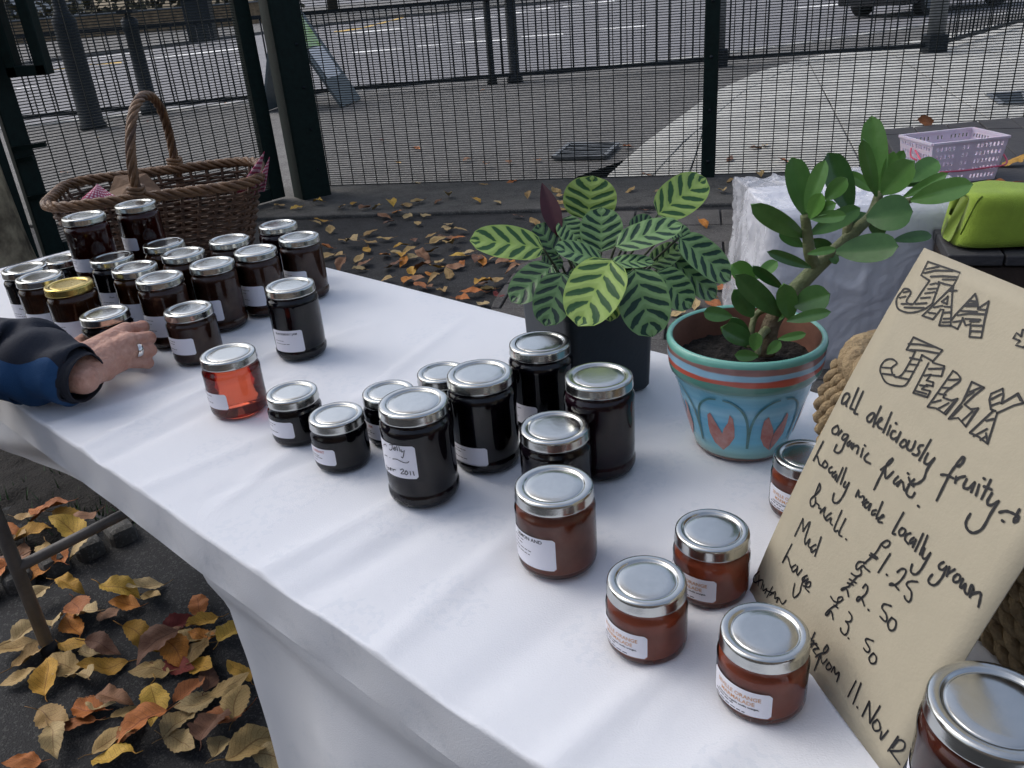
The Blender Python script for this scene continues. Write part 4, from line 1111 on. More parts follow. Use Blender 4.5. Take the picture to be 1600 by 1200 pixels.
def S(ox, oy, sc, txt):
    """pen strokes traced on an enlargement: 'x,y x,y; x,y ...'"""
    return [[(ox + float(p.split(',')[0]) / sc, oy + float(p.split(',')[1]) / sc) for p in st.split()] for st in txt.split(';') if st.strip()]
A = (1380, 380, 7.2727); B_ = (1360, 515, 6.6667); C6 = (1260, 590, 6.6667); D8 = (1400, 690, 8); E6 = (1160, 740, 6.6667); F6 = (1360, 780, 6.6667); G6 = (1160, 860, 6.6667); H6 = (1240, 1000, 6)
WORDS = [
 ('corner', .74, S(*A, "512,210 880,335 800,485 700,465 635,440; 635,440 640,470 600,580 560,690; 560,690 470,750 360,785 260,785 170,740 155,640 205,560 255,515 320,555 270,650 290,685 345,690 430,570 530,425; 530,425 435,365 512,210; 490,295 640,265; 470,340 600,310 790,315; 545,380 680,375 845,385; 680,412 830,415; 540,470 600,455 640,465; 515,520 610,515; 480,570 590,555; 430,625 540,615; 370,690 500,680; 210,690 330,690; 245,730 400,735 470,735; 190,620 260,605; 235,560 300,545")
  + S(*A, "800,485 450,825; 450,825 570,865 ; 570,865 660,750 690,760; 690,760 640,935; 640,935 770,935; 770,935 790,560 800,485; 760,540 840,540; 740,605 670,665; 670,665 730,690; 730,690 740,605; 580,730 680,710; 520,790 600,800; 690,790 780,785; 690,860 775,855; 680,900 770,895; 700,720 770,725")
  + S(*A, "780,870 820,820; 820,820 1050,575; 1050,575 1070,640 1085,740; 1085,740 1205,660; 1205,660 1160,860 1120,1075; 1120,1075 985,1065; 985,1065 1000,920; 1000,920 940,935 910,850; 910,850 850,975; 850,975 780,940 640,935; 980,655 1070,665; 950,690 1075,690; 940,715 1070,715; 890,770 1070,780; 1080,750 1170,760; 850,820 980,800 1170,810; 940,860 1110,870; 990,890 1090,890; 1020,935 1140,940; 1000,1000 1125,1005; 800,895 880,885")),
 ('corner', .74, S(*A, "1590,985 1575,1060 ; 1575,1060 1520,1020 1485,1080; 1485,1080 1560,1110 ; 1560,1110 1510,1160 1600,1185; 1590,985 1660,1000; 1660,1000 1640,1080 1700,1110; 1700,1110 1640,1150 1600,1185")),
 ('corner', .74, S(*B_, "452,80 755,215; 755,215 655,330; 655,330 540,265; 540,265 520,320 400,540; 400,540 340,590 180,560 115,460 110,390 160,320 230,308 280,350 225,400 240,470 280,495 340,460 430,310 470,230; 470,230 380,210; 380,210 452,80; 400,150 520,155 690,185; 420,210 560,220 720,250; 415,295 540,320; 410,360 500,370; 370,430 460,440; 300,500 410,520; 130,460 260,475; 125,395 215,400")
  + S(*B_, "610,350 450,660; 450,660 600,705; 600,705 630,640; 630,640 540,620; 540,620 590,575; 590,575 655,590; 655,590 660,550; 660,550 590,530; 590,530 630,475; 630,475 745,485; 745,485 775,380; 775,380 655,345; 610,410 775,405; 560,480 640,470; 520,580 600,590; 480,640 590,670")
  + S(*B_, "865,430 600,805; 600,805 690,820 790,885; 790,885 915,720; 915,720 850,740 765,710; 765,710 780,660 850,600 940,530 920,470 865,430; 820,525 930,520; 740,605 850,610; 720,670 790,680; 650,760 740,735; 700,830 820,765; 780,860 880,750")
  + S(*B_, "1060,545 1190,605; 1190,605 1080,690 985,780; 985,780 1050,830 1130,820; 1130,820 1000,1010; 1000,1010 920,920 820,930; 820,930 960,760; 960,760 1060,545; 1040,650 1160,600; 1000,700 1080,650; 1030,620 980,740; 860,900 960,800; 960,950 1070,850; 1010,990 1100,850")
  + S(*B_, "1385,615 1260,670 1245,730 1260,830 1280,850; 1280,850 1040,1075; 1040,1075 1130,1115 1225,1190; 1225,1190 1325,870; 1325,870 1500,790 1600,765; 1600,765 1545,665; 1545,665 1370,770; 1370,770 1390,690 1385,615; 1265,725 1370,670; 1270,790 1350,760; 1310,850 1260,830; 1210,950 1290,930; 1080,1110 1220,1035; 1150,1150 1210,1110; 1540,680 1570,740; 1210,1080 1225,1180")),
 ('smooth', 1.0, S(*C6, "455,205 440,165 400,180 372,250 385,275 430,240 455,200 420,270 420,300; 545,110 470,290 460,320 490,330; 595,145 510,340 505,370 535,380; 715,380 690,370 640,410 640,450 670,460 715,390; 780,300 720,440 700,510; 720,480 790,440 780,420 750,460 750,510 790,535; 890,365 805,570; 880,500 845,595; 940,478; 930,560 900,560 880,610 910,640 960,620; 985,570 940,670; 1020,650 980,690 1000,725 1045,700 1040,655 1020,650; 1075,660 1050,720 1075,760 1110,740 1140,665; 1220,705 1185,710 1170,740 1180,780 1150,810 1110,795; 1300,650 1180,860; 1270,790 1240,850 1235,890 1275,900 1340,840; 1340,840 1260,960 1230,1050 1170,1100 1120,1110")
  + S(*D8, "790,310 760,290 830,200 860,205 840,260 790,310; 760,290 680,400 620,520 515,735; 570,415 640,420 725,460; 760,440 745,515; 750,490 800,450 870,435; 890,470 850,550 865,585 920,580 990,510 ; 990,510 945,630; 1045,540 1005,670; 1110,465; 1190,480 1075,715; 1105,560 1200,600; 1205,645 1150,740 1160,790 1210,790 1290,745; 1290,745 1190,900 1090,1080 990,1140 920,1120 880,1050 890,980 935,905; 1300,885 1380,870 1450,890 1510,920 1540,940 1520,990 1480,1005 1490,960 1520,930; 1550,850 1510,920; 1342,993")),
 ('smooth', .95, S(*C6, "330,500 280,530 275,575 310,590 340,550 330,500; 370,550 335,600; 345,580 375,560; 440,600 400,590 375,630 395,650 440,610; 440,610 400,690 370,760 330,785 295,760 320,700; 460,660 430,690 440,715 480,680 470,730; 500,690 480,745; 490,720 540,710 545,740 530,790; 595,740 570,825; 615,708; 650,790 610,830 620,870 670,895; 835,920 850,890 890,850 905,850 870,900 835,920 780,960; 830,935 780,1020 710,1165; 830,930 830,1050 910,980; 960,1030 915,1080 930,1110 980,1080 1010,1090; 990,1070 950,1130; 1010,1090 1030,1180 1080,1110; 1065,1000")
  + S(*D8, "165,450 190,520 225,560; 235,470 160,540; 160,560 135,640 170,690 210,690 240,640; 285,808")),
 ('smooth', .9, S(*C6, "180,665 75,870 110,810 140,900 165,920; 200,865 170,910 195,940 225,910 200,865; 270,930 240,950 245,990 280,985; 310,980 275,1010 285,1040 320,1010 305,1065; 385,940 320,1085; 420,940 360,1110; 410,1085 390,1130 415,1140 450,1095")
  + S(*E6, "1115,95 1060,220 1000,300 955,300 945,260 960,205; 1185,240 1215,170 1220,240 1270,240 1260,330; 1255,300 1300,270; 1320,300 1285,310 1280,350 1310,350 1345,310 1320,380; 1400,380 1360,390 1355,430 1390,420; 1465,295 1400,450; 1400,470 1470,450 1470,430 1430,470 1420,500 1460,510")
  + S(*F6, "350,140 245,330 240,360 265,365; 335,300 305,330 310,375 350,370 370,320 335,300; 425,355 380,370 365,420 400,465; 460,400 420,430 425,460 480,430; 480,420 445,500; 555,360 470,540; 600,380 520,575; 570,510 545,580 560,620 590,610 630,560; 630,560 560,690 500,770 450,780 425,740 440,680; 770,655 725,680 720,720 760,735 800,700; 800,700 760,800 700,880 650,895 610,860 620,820 650,785; 830,705 800,800; 815,770 885,730; 910,780 870,820 880,865 930,850 940,800 910,780; 970,830 940,910 960,920 1000,880 985,950 1020,990 1060,890 1080,940; 1080,940 1040,1020; 1060,990 1150,970 1150,1030 1130,1120")),
 ('smooth', .8, S(*E6, "760,220 800,120 810,105 815,160 780,210 760,220; 770,220 715,270 720,340 760,320 765,250; 765,300 800,330 800,360 825,370 815,410; 815,410 870,350 850,420 870,480; 930,410 880,450 880,490 930,460 920,510 940,535; 1040,385 965,560 970,600 1000,595; 1080,470 1010,620 1040,655; 1085,685")
  + S(*E6, "1450,735 1500,700 1540,710 1530,750 1490,770 1450,735; 1450,735 1390,830 1270,940; 1330,850 1400,890; 1345,830 1415,880; 1290,930 1220,920 1190,960 1200,1000 1260,960 1290,990 1330,1020; 1545,835 1420,1030; 1510,1055")
  + S(*F6, "285,760 330,725 375,740 350,810 270,890 200,890 240,880 300,945; 495,860 430,855 390,870 385,900 430,960 430,1030 405,1070 370,1040 360,1010")),
 ('smooth', .8, S(*E6, "550,650 635,470; 635,470 635,600 ; 635,600 710,500 655,680 660,740; 660,740 710,680 690,750 730,790; 770,740 720,770 725,820 770,790; 825,660 760,860")
  + S(*G6, "1240,200 1240,250 1190,270 1140,240; 1200,270 1110,380; 1120,300 1190,340; 1100,340 1160,360; 1100,380 1040,400 1040,415 1090,400 1110,480; 1260,390 1290,355 1310,390 1290,450 1240,500 1200,530 1200,495 1240,490 1275,575; 1318,620; 1555,580 1480,560 1460,600 1500,660 1510,720 1490,740 1440,690; 1560,700 1520,760 1540,830 1590,820 1605,740 1560,700")),
 ('smooth', .75, S(*E6, "520,735 420,930 470,860 500,950 520,1000; 560,950 520,980 530,1025 570,990 580,960 570,1030 580,1060; 580,1060 625,1000; 680,1060 630,1090 640,1130 690,1090 660,1150")
  + S(*G6, "660,270 620,360 600,440 550,490 530,460 550,345; 640,370 700,380 715,330 680,340 660,390 700,435; 925,480 960,530 1010,540 1050,510 1040,485 1000,500 990,560 930,600 870,660 890,675 930,630 950,720; 960,570 1000,600; 1115,640 1145,690 1130,740 1080,740; 1080,740 1110,780 1100,850 1070,880 1030,840 1030,810; 1110,915; 1370,945 1300,920 1290,950 1330,1020 1320,1060 1290,1050 1270,1020; 1370,1070 1325,1120 1345,1175 1390,1170 1400,1110 1370,1070")),
 ('smooth', .7, S(*G6, "180,220 130,270 120,320 150,340; 180,260 170,370; 150,330 220,310 200,400; 230,360 220,420 260,400 240,450; 320,380 260,490; 260,420 330,450; 290,470 350,430 340,500 380,490 360,540; 390,500 420,560 460,520")),
 ('smooth', .75, S(*G6, "710,910 800,1020; 760,855 710,960; 750,940 720,1010; 700,980 780,970")
  + S(*H6, "240,75 190,90 195,110 215,135; 320,45 330,80 300,120 285,95 320,45; 300,120 250,130 210,160; 250,150 200,285; 255,130 275,220 320,180; 340,210 310,250 325,280 360,260 340,210; 360,300 390,250 395,320 435,305 410,390; 590,385 515,530; 637,405 563,600; 602,632; 648,715 715,575; 715,575 720,780; 720,780 815,620; 790,745 745,790 765,850 815,840 810,780 790,745; 830,860 820,935 890,850; 985,905 890,1040; 930,1010 990,940 1045,960 1040,1020 1000,1040 910,1040; 910,1040 1000,1165")),
]
for kind, hw, strokes in WORDS:
    b = MB()
    for st in strokes:
        ribbon(b, [on_card(*p) for p in st], hw * .00092, lambda u_, v_: card_pt(u_, v_, .0006), 4 if kind == 'smooth' or len(st) > 5 else 1)
    b.build('lettering', M_marker, card, smooth=False)
# handwritten label on the tall jelly jar
jj = [o for o in COL.objects if o.name.startswith('jelly_jar') and '2011' in o.get('label', '')][0]
R_ = KINDS['L'][3]; body = HEI['L'] - .0125
a0 = 0.0
def on_jar(x, y):
    v = ray(x, y); c = jj.location; dx, dy = v.x, v.y; a = dx * dx + dy * dy; bq = 2 * (dx * (CAM.x - c.x) + dy * (CAM.y - c.y)); cq = (CAM.x - c.x) ** 2 + (CAM.y - c.y) ** 2 - R_ ** 2
    t = (-bq - math.sqrt(max(0, bq * bq - 4 * a * cq))) / (2 * a); P = CAM + v * t; an = math.atan2(P.y - c.y, P.x - c.x) - a0
    an = (an + math.pi) % (2 * math.pi) - math.pi
    return an * R_, P.z - c.z
z1_, z0_ = on_jar(649, 697)[1], on_jar(653, 748)[1]
ar = on_jar(651, 722)[0] / R_; wl = .052; a0 = ar - (wl / 2) / R_
lo = label_on(jj, R_, a0, z0_, z1_, wl, [])
b = MB(); K = (560, 640, 5.3333)
for st in S(*K, "215,285 220,302; 220,290 232,286 238,302; 262,290 300,290; 285,290 285,325 270,335 262,325; 298,325 315,318 308,308 297,320 303,335 318,330; 322,300 330,340; 340,305 350,345; 358,330 362,350 374,346; 384,338 378,380 370,400 360,390; 226,375 246,385; 268,398; 290,408 320,410 350,425 380,438 410,440 422,430; 240,460 245,490 255,495 258,480 248,478; 268,495 280,490 272,482 266,495 278,505; 290,490 295,510; 295,500 303,495 315,500; 352,500 370,492 378,508 358,530 385,532; 400,505 390,525 402,540 415,525 400,505; 432,512 438,542; 456,512 466,545"):
    ribbon(b, [on_jar(*p) for p in st], .00042, lambda x, z: wrap(R_, a0, x, z, .0008), 4)
b.build('lettering', M_marker, lo, off=V((0, 0, 0)), smooth=False)

# ================================================================== seagrass basket behind the card
def helix(path, r, turns, strands, k, n=None):
    """strand k of a rope that twists round a path"""
    out = []; N = len(path); pn = None
    for i, p in enumerate(path):
        d = (path[min(i + 1, N - 1)] - path[max(i - 1, 0)]).normalized()
        if pn is None:
            u0 = V((0, 0, 1)) if abs(d.z) < .9 else V((1, 0, 0)); pn = (u0 - d * u0.dot(d)).normalized()
        else: pn = (pn - d * pn.dot(d)).normalized()
        q = d.cross(pn); a = 2 * math.pi * (turns * i / (N - 1) + k / strands)
        out.append(p + (pn * math.cos(a) + q * math.sin(a)) * r)
    return out
def resample(path, step):
    out = [path[0]]; acc = 0
    for i in range(1, len(path)):
        a, c = path[i - 1], path[i]; L = (c - a).length
        while acc + L >= step:
            t = (step - acc) / L; a = a.lerp(c, t); out.append(a); L = (c - a).length; acc = 0
        acc += L
    out.append(path[-1]); return out
def rrect(c, ux, uy, hx, hy, r, z, k=6):
    pts = []
    for sx, sy, a0 in ((1, 1, 0), (-1, 1, 90), (-1, -1, 180), (1, -1, 270)):
        for i in range(k + 1):
            a = math.radians(a0 + 90 * i / k); pts.append(c + ux * (sx * (hx - r) + r * math.cos(a)) + uy * (sy * (hy - r) + r * math.sin(a)) + V((0, 0, z)))
    return pts
M_sea = mat('seagrass', (.20, .14, .075), .8, vscale=60, col2=(.42, .31, .17), bump=.5, bscale=300)
sx_, sy_ = V((cbd.x, cbd.y, 0)), cnn
sbc = CA + cbd * .075 + cnn * .222; sbc.z = HT
sg = thing('seagrass_basket', 'braided seagrass basket standing behind the handwritten card', 'basket', sbc)
for k in range(9):
    z = .012 + k * .0165; pth = rrect(sbc, sx_, sy_, .150 + .001 * k, .080 + .002 * k, .045, z); pth.append(pth[0]); pth = resample(pth, .004)
    b = MB()
    for j in range(2): b.tube(helix(pth, .0052, len(pth) * .004 / .030, 2, j), .0062, 6)
    b.build('braid', M_sea, sg)
pth = rrect(sbc, sx_, sy_, .166, .102, .045, .165); pth.append(pth[0]); pth = resample(pth, .004)
b = MB()
for j in range(3): b.tube(helix(pth, .0085, len(pth) * .004 / .05, 3, j), .0085, 7)
b.build('rim', M_sea, sg)
c0 = sbc - sx_ * .135 - sy_ * .104
for q in range(5):
    a = c0 + sx_ * (.010 * q - .02) + V((0, 0, .16)); pth = resample(cr([a, a - sy_ * .014 + V((0, 0, -.04)), a - sy_ * .006 + V((0, 0, -.09)), a - sy_ * .016 + V((0, 0, -.148))], 8), .004)
    b = MB()
    for j in range(2): b.tube(helix(pth, .0038, 6, 2, j), .0046, 6)
    b.build('tassel', M_sea, sg)
b = MB(); b.prism([(p.x, p.y) for p in rrect(sbc, sx_, sy_, .145, .075, .04, 0)], HT + .003, HT + .009); b.build('base', M_sea, sg, smooth=False)

# ================================================================== wicker basket at the far end
BC = V((-.70, 1.775, HT + .002)); bx_ = V((.97, .243, 0)).normalized(); by_ = V((-bx_.y, bx_.x, 0)); BH = .150
M_wick = mat('dark_willow', (.050, .025, .014), .6, vscale=35, col2=(.125, .062, .032), bump=.3, bscale=150)
M_wick2 = mat('brown_willow', (.085, .042, .020), .5, vscale=30, col2=(.22, .115, .050), bump=.3, bscale=150)
wb = thing('wicker_basket', 'brown wicker basket with a tall arched twisted handle', 'basket', BC)
def bdim(z):
    k = z / BH; return .155 + .046 * k, .104 + .036 * k
def bloop(z, off=0.0, n=160, phase=0.0, amp=0.0, nst=34):
    hx, hy = bdim(z); base = rrect(V((0, 0, 0)), V((1, 0, 0)), V((0, 1, 0)), hx, hy, .07, 0, 8)
    base.append(base[0]); base = resample(base, sum((base[i + 1] - base[i]).length for i in range(len(base) - 1)) / n)[:n]
    out = []
    for i, p in enumerate(base):
        d = (base[(i + 1) % len(base)] - base[i - 1]).normalized(); nn = V((d.y, -d.x, 0))
        q = p + nn * (off + amp * math.sin(math.pi * nst * i / len(base) + phase)); out.append(BC + bx_ * q.x + by_ * q.y + V((0, 0, z)))
    return out
NST = 36
for k in range(18):
    z = .008 + k * .0073; b = MB(); b.tube(bloop(z + .0015, 0, 216, math.pi * k, .0042, NST), .0033, 5, closed=True); b.build('weaver', M_wick, wb)
lo_, hi_ = bloop(.0, 0, NST * 4), bloop(BH - .004, 0, NST * 4)
for k in range(NST):
    i = int((k + .5) * 4); b = MB(); b.tube([lo_[i], lo_[i].lerp(hi_[i], .5), hi_[i]], .0036, 6); b.build('stake', M_wick, wb)
b = MB(); b.add(bloop(.006, 0, 60), [tuple(range(60))]); b.build('base', M_wick, wb, smooth=False)
rim = bloop(BH + .004, .002, 260); rim.append(rim[0])
for j in range(4):
    b = MB(); b.tube(helix(rim, .0066, 15, 4, j), .0048, 7); b.build('rim_strand', M_wick2, wb)
hA, hB = at(215, 306, HT + BH + .01), at(277, 258, HT + BH + .01)
hB = hA + (hB - hA).normalized() * min((hB - hA).length, .30)
mid = (hA + hB) / 2; ap = at(228, 142, 0)
v = ray(219, 152); t = (mid.y - .02) / v.y; apex = CAM + v * t
arch = []
for i in range(61):
    a = math.pi * i / 60; p = mid + (hA - mid) * math.cos(a) * (1 + .05 * math.sin(a)); hgt = (apex.z - hA.z) * math.sin(a) ** .8
    arch.append(p + V(((apex.x - mid.x) * math.sin(a), 0, hgt)))
ext = [arch[0] + V((0, 0, -.05))] + arch + [arch[-1] + V((0, 0, -.05))]
ext = resample(cr(ext, 3), .005)
for j in range(5):
    b = MB(); b.tube(helix(ext, .0056, 5.5, 5, j), .0044, 7); b.build('handle_strand', M_wick2 if j != 2 else M_wick, wb)
for p in (arch[0], arch[-1]):
    for k in range(4):
        b = MB(); c = p + V((0, 0, -.006 + .007 * k)); b.tube([c + V((.014 * math.cos(i * .5236), .014 * math.sin(i * .5236), .002 * math.sin(i))) for i in range(12)], .0042, 6, closed=True); b.build('binding', M_wick2, wb)
# gingham napkins, paper bag, jar inside
M_ging = mat('gingham', (.5, .5, .5), .8)
_nt = M_ging.node_tree; _uv = _nt.nodes.new('ShaderNodeUVMap'); _s = _nt.nodes.new('ShaderNodeSeparateXYZ'); _nt.links.new(_uv.outputs[0], _s.inputs[0])
_fx = []
for i in (0, 1):
    a_ = _nt.nodes.new('ShaderNodeMath'); a_.operation = 'MULTIPLY'; a_.inputs[1].default_value = 9; _nt.links.new(_s.outputs[i], a_.inputs[0])
    f_ = _nt.nodes.new('ShaderNodeMath'); f_.operation = 'FRACT'; _nt.links.new(a_.outputs[0], f_.inputs[0])
    g_ = _nt.nodes.new('ShaderNodeMath'); g_.operation = 'GREATER_THAN'; g_.inputs[1].default_value = .5; _nt.links.new(f_.outputs[0], g_.inputs[0]); _fx.append(g_)
_ad = _nt.nodes.new('ShaderNodeMath'); _ad.operation = 'ADD'; _nt.links.new(_fx[0].outputs[0], _ad.inputs[0]); _nt.links.new(_fx[1].outputs[0], _ad.inputs[1])
_hf = _nt.nodes.new('ShaderNodeMath'); _hf.operation = 'MULTIPLY'; _hf.inputs[1].default_value = .5; _nt.links.new(_ad.outputs[0], _hf.inputs[0])
_rp = _nt.nodes.new('ShaderNodeValToRGB'); _rp.color_ramp.elements[0].color = (.30, .03, .085, 1); _rp.color_ramp.elements[1].color = (.72, .62, .65, 1); _md = _rp.color_ramp.elements.new(.5); _md.color = (.42, .10, .17, 1)
_nt.links.new(_hf.outputs[0], _rp.inputs['Fac']); _nt.links.new(_rp.outputs['Color'], bsdf(M_ging).inputs['Base Color'])
def napkin(tri, label, fold=.02):
    P = [V(p) for p in tri]; o0 = sum(P, V((0, 0, 0))) / 3; nn = (P[1] - P[0]).cross(P[2] - P[0]).normalized()
    b = MB(); b.grid(lambda u_, v_: P[0].lerp(P[1], u_).lerp(P[0].lerp(P[2], u_) if False else P[2], v_ * u_) if False else (P[0] + (P[1].lerp(P[2], v_) - P[0]) * u_) + nn * (fold * math.sin(v_ * 5 + u_ * 2) * u_), 14, 14)
    o = b.build('napkin', M_ging, off=o0); o.location = o0
    s_ = o.modifiers.new('thick', 'SOLIDIFY'); s_.thickness = .0015
    return tag(o, label, 'napkin')
by1 = BC.y
q0 = aty(413, 237, 1.74); napkin([q0, aty(366, 303, 1.73), aty(396, 310, 1.735)], 'pink gingham napkin standing rolled at right end of basket', .012)
q1 = aty(421, 246, 1.75); napkin([q1, aty(392, 306, 1.745), aty(413, 298, 1.748)], 'pink gingham napkin fold lying on the rolled one', .006)
napkin([aty(152, 287, 1.72), aty(126, 320, 1.66), aty(198, 318, 1.68)], 'pink gingham napkin peak at left inside the basket', .010)
M_paper = mat('brown_paper', (.16, .095, .055), .8, var=.2, vscale=18, bump=.4, bscale=50)
pp = [aty(172, 300, 1.75), aty(180, 276, 1.77), aty(228, 272, 1.80), aty(252, 298, 1.78), aty(228, 316, 1.70), aty(180, 318, 1.69)]
b = MB(); cpp = sum(pp, V((0, 0, 0))) / 6 + V((0, 0, .012))
b.add([cpp] + pp, [(0, 1 + i, 1 + (i + 1) % 6) for i in range(6)]); o = b.build('paper_bag', M_paper, off=cpp, smooth=False); o.location = cpp; o.modifiers.new('thick', 'SOLIDIFY').thickness = .002
tag(o, 'crumpled brown paper lying inside the basket under the handle', 'paper')
jl = at(271, 301, HT + .128)
make_jar(0, 0, 'L', 'dark', 'jar inside the wicker basket with only its lid showing', pos=jl, base=.128 - .1085)
# packing that the basket things rest on
b = MB()
def pack(u_, v_):
    r = v_ * .95; a = u_ * 2 * math.pi; hx, hy = bdim(.055); p = V((math.cos(a) * hx * r, math.sin(a) * hy * r, 0)); return BC + bx_ * p.x + by_ * p.y + V((0, 0, .045 + .012 * noise.noise(p * 25)))
b.grid(pack, 40, 12); tag(b.build('basket_liner', mat('liner', (.03, .02, .016), .9, var=.4, vscale=40)), 'dark cloth liner in the bottom of the wicker basket', 'liner')

# ================================================================== timber platform with crate and bag
PZ = .45
M_board = mat('grey_board', (.036, .036, .040), .7, vscale=8, col2=(.060, .057, .057), bump=.3, bscale=70)
M_beam = mat('brown_beam', (.035, .024, .019), .8, var=.3, vscale=10, bump=.3, bscale=60)
PL = [(1.827, 3.99), (1.20, 2.136), (2.9, 1.7), (3.6, 4.08)]
plf = thing('timber_platform', 'low platform of dark grey boards at the right edge', 'platform', V((2.2, 3, 0)))
pu = V((-.322, -.947, 0)); pvv = V((.947, -.322, 0)); po0 = V((1.827, 3.99, 0))
RB = random.Random(4)
for i in range(-1, 16):
    s0 = -1.2 + RB.uniform(0, .5)
    while s0 < 3.4:
        ln = RB.uniform(.7, 1.0); p = po0 + pvv * (i * .145) + pu * s0
        q = [p, p + pu * ln, p + pu * ln + pvv * .145, p + pvv * .145]; q = clip_poly([(t.x, t.y) for t in q], PL); s0 += ln
        if len(q) < 3 or area(q) < .004: continue
        b = MB(); b.prism(shrink(q, .004), PZ - .03, PZ + RB.uniform(-.0015, .0015)); bevel(b.build('board', M_board, plf, smooth=False), .004)
PI = shrink(PL, .05)
for k in range(4):
    a, c = V((*PI[k], 0)), V((*PI[(k + 1) % 4], 0))
    for z in (.37, .27, .17, .07):
        b = MB(); b.bar(a + V((0, 0, z)), c + V((0, 0, z)), .045, .085); bevel(b.build('side_plank', M_beam, plf, smooth=False), .005)
b = MB(); b.prism(PI, PZ - .045, PZ - .034); b.build('deck', M_beam, plf, smooth=False)
# pink and white plastic crate
M_crate = mat('crate_plastic', (.78, .70, .80), .35, trans=.25, ior=1.2, sss=.2)
M_pinkp = mat('pink_plastic', (.62, .10, .17), .35)
ka, kb = at(1450, 291, PZ + .003), at(1556, 279, PZ + .003)
kx = (kb - ka).normalized(); ky = V((-kx.y, kx.x, 0)); KW, KD, KH = .245, .17, .145
kc = ka.lerp(kb, .5) + ky * KD / 2
cr_ = thing('plastic_crate', 'small pink and white perforated plastic crate on the platform', 'crate', kc)
def kp(x, y, z): f = 1 + .16 * z / KH; return kc + kx * x * f + ky * y * f + V((0, 0, z))
b = MB(); b.box(kc + V((0, 0, .004)), (KW - .01, KD - .01, .005), (kx, ky, V((0, 0, 1)))); b.build('floor', M_crate, cr_, smooth=False)
def side(p0, p1, cols):
    """wall of a crate with square holes: cols marks the columns that are pierced"""
    rows = 11; n = len(cols); b = MB()
    zs = [KH * r / rows for r in range(rows + 1)]
    vs = [kp(p0[0] + (p1[0] - p0[0]) * i / n, p0[1] + (p1[1] - p0[1]) * i / n, z) for z in zs for i in range(n + 1)]
    fs = [(r * (n + 1) + i, r * (n + 1) + i + 1, (r + 1) * (n + 1) + i + 1, (r + 1) * (n + 1) + i) for r in range(rows) for i in range(n) if not (cols[i] == '1' and r in (1, 3, 5, 7, 9))]
    b.add(vs, fs); o = b.build('wall', M_crate, cr_, smooth=False); s_ = o.modifiers.new('thick', 'SOLIDIFY'); s_.thickness = .0025
pat = '0010101010100001010000101010101010100'
h2, d2 = KW / 2, KD / 2
side((-h2, -d2), (h2, -d2), pat); side((h2, d2), (-h2, d2), pat); side((h2, -d2), (h2, d2), '00101010101001010101010100'); side((-h2, d2), (-h2, -d2), '00101010101001010101010100')
b = MB(); rr_ = [kp(x, y, KH) for x, y in ((-h2, -d2), (h2, -d2), (h2, d2), (-h2, d2))]
for i in range(4):
    b = MB(); b.bar(rr_[i], rr_[(i + 1) % 4], .010, .008); b.build('rim', M_crate, cr_, smooth=False)
hp = [kp(-h2 - .008, -.01, KH * .78), kp(-h2 - .015, -d2 - .012, KH * .42), kp(-h2 * .5, -d2 - .02, KH * .34), kp(h2 * .5, -d2 - .02, KH * .34), kp(h2 + .015, -d2 - .012, KH * .40), kp(h2 + .012, -.01, KH * .78)]
b = MB(); b.tube(cr(hp, 6), .0032, 8); b.build('handle', M_pinkp, cr_)
b = MB(); b.tube(cr([kp(-h2 - .006, .015, KH * .8), kp(-h2 - .016, .0, KH * .62), kp(-h2 - .008, -.02, KH * .55)], 5), .003, 8); b.build('handle_hook', M_pinkp, cr_)
# lime green bag
M_bag = mat('lime_canvas', (.27, .39, .035), .75, var=.12, vscale=14, bump=.35, bscale=500, sheen=.1)
M_seam = mat('lime_seam', (.10, .155, .012), .8)
ga = at(1500, 397, PZ + .002); gx = V((.99, -.10, 0)).normalized(); gy = V((-gx.y, gx.x, 0)); GL, GD, GH = .42, .20, .155
gb = thing('green_bag', 'lime green zipped fabric pouch lying on the platform', 'bag', ga)
def bagp(u_, v_):
    """u round the section, v along the length"""
    a = u_ * 2 * math.pi; ce, se = math.cos(a), math.sin(a); p_ = .38
    y = math.copysign(abs(ce) ** p_, ce); z = math.copysign(abs(se) ** p_, se)
    w_ = max(.0, 1 - abs(2 * v_ - 1) ** 7) ** .5; zz = z * .5 + .5; topk = 1 - .10 * zz
    hz_ = .80 + .20 * w_; sh = (.035 * zz) * (1 - w_) * (1 if v_ < .5 else -1)
    pt = ga + gx * (v_ * GL + sh) + gy * (GD / 2 + y * GD / 2 * (.30 + .70 * w_) * topk) + V((0, 0, GH * (zz * hz_ + (1 - hz_) * .35) * (.96 + .04 * math.sin(v_ * 7))))
    return pt + V((0, 0, .006 * noise.noise(pt * 11) * zz)) + gy * .004 * noise.noise(pt * 9)
b = MB(); b.grid(bagp, 64, 60)
nv = 61
b.f.append(tuple(i * nv for i in range(64))); b.mi.append(0); b.f.append(tuple(i * nv + 60 for i in range(64))[::-1]); b.mi.append(0); b.uv = []
b.build('body', M_bag, gb)
sm = [bagp(.5 + .115, .02 + .96 * i / 40) + V((0, -.0012, 0)) for i in range(41)]
b = MB(); b.tube(sm, .0022, 6); b.build('seam', M_seam, gb)
p = bagp(.44, .12); b = MB(); b.tube(cr([bagp(.36, .10) + V((0, -.001, .001)), bagp(.43, .06), bagp(.52, .015)], 5), .0022, 6); b.build('seam', M_seam, gb)

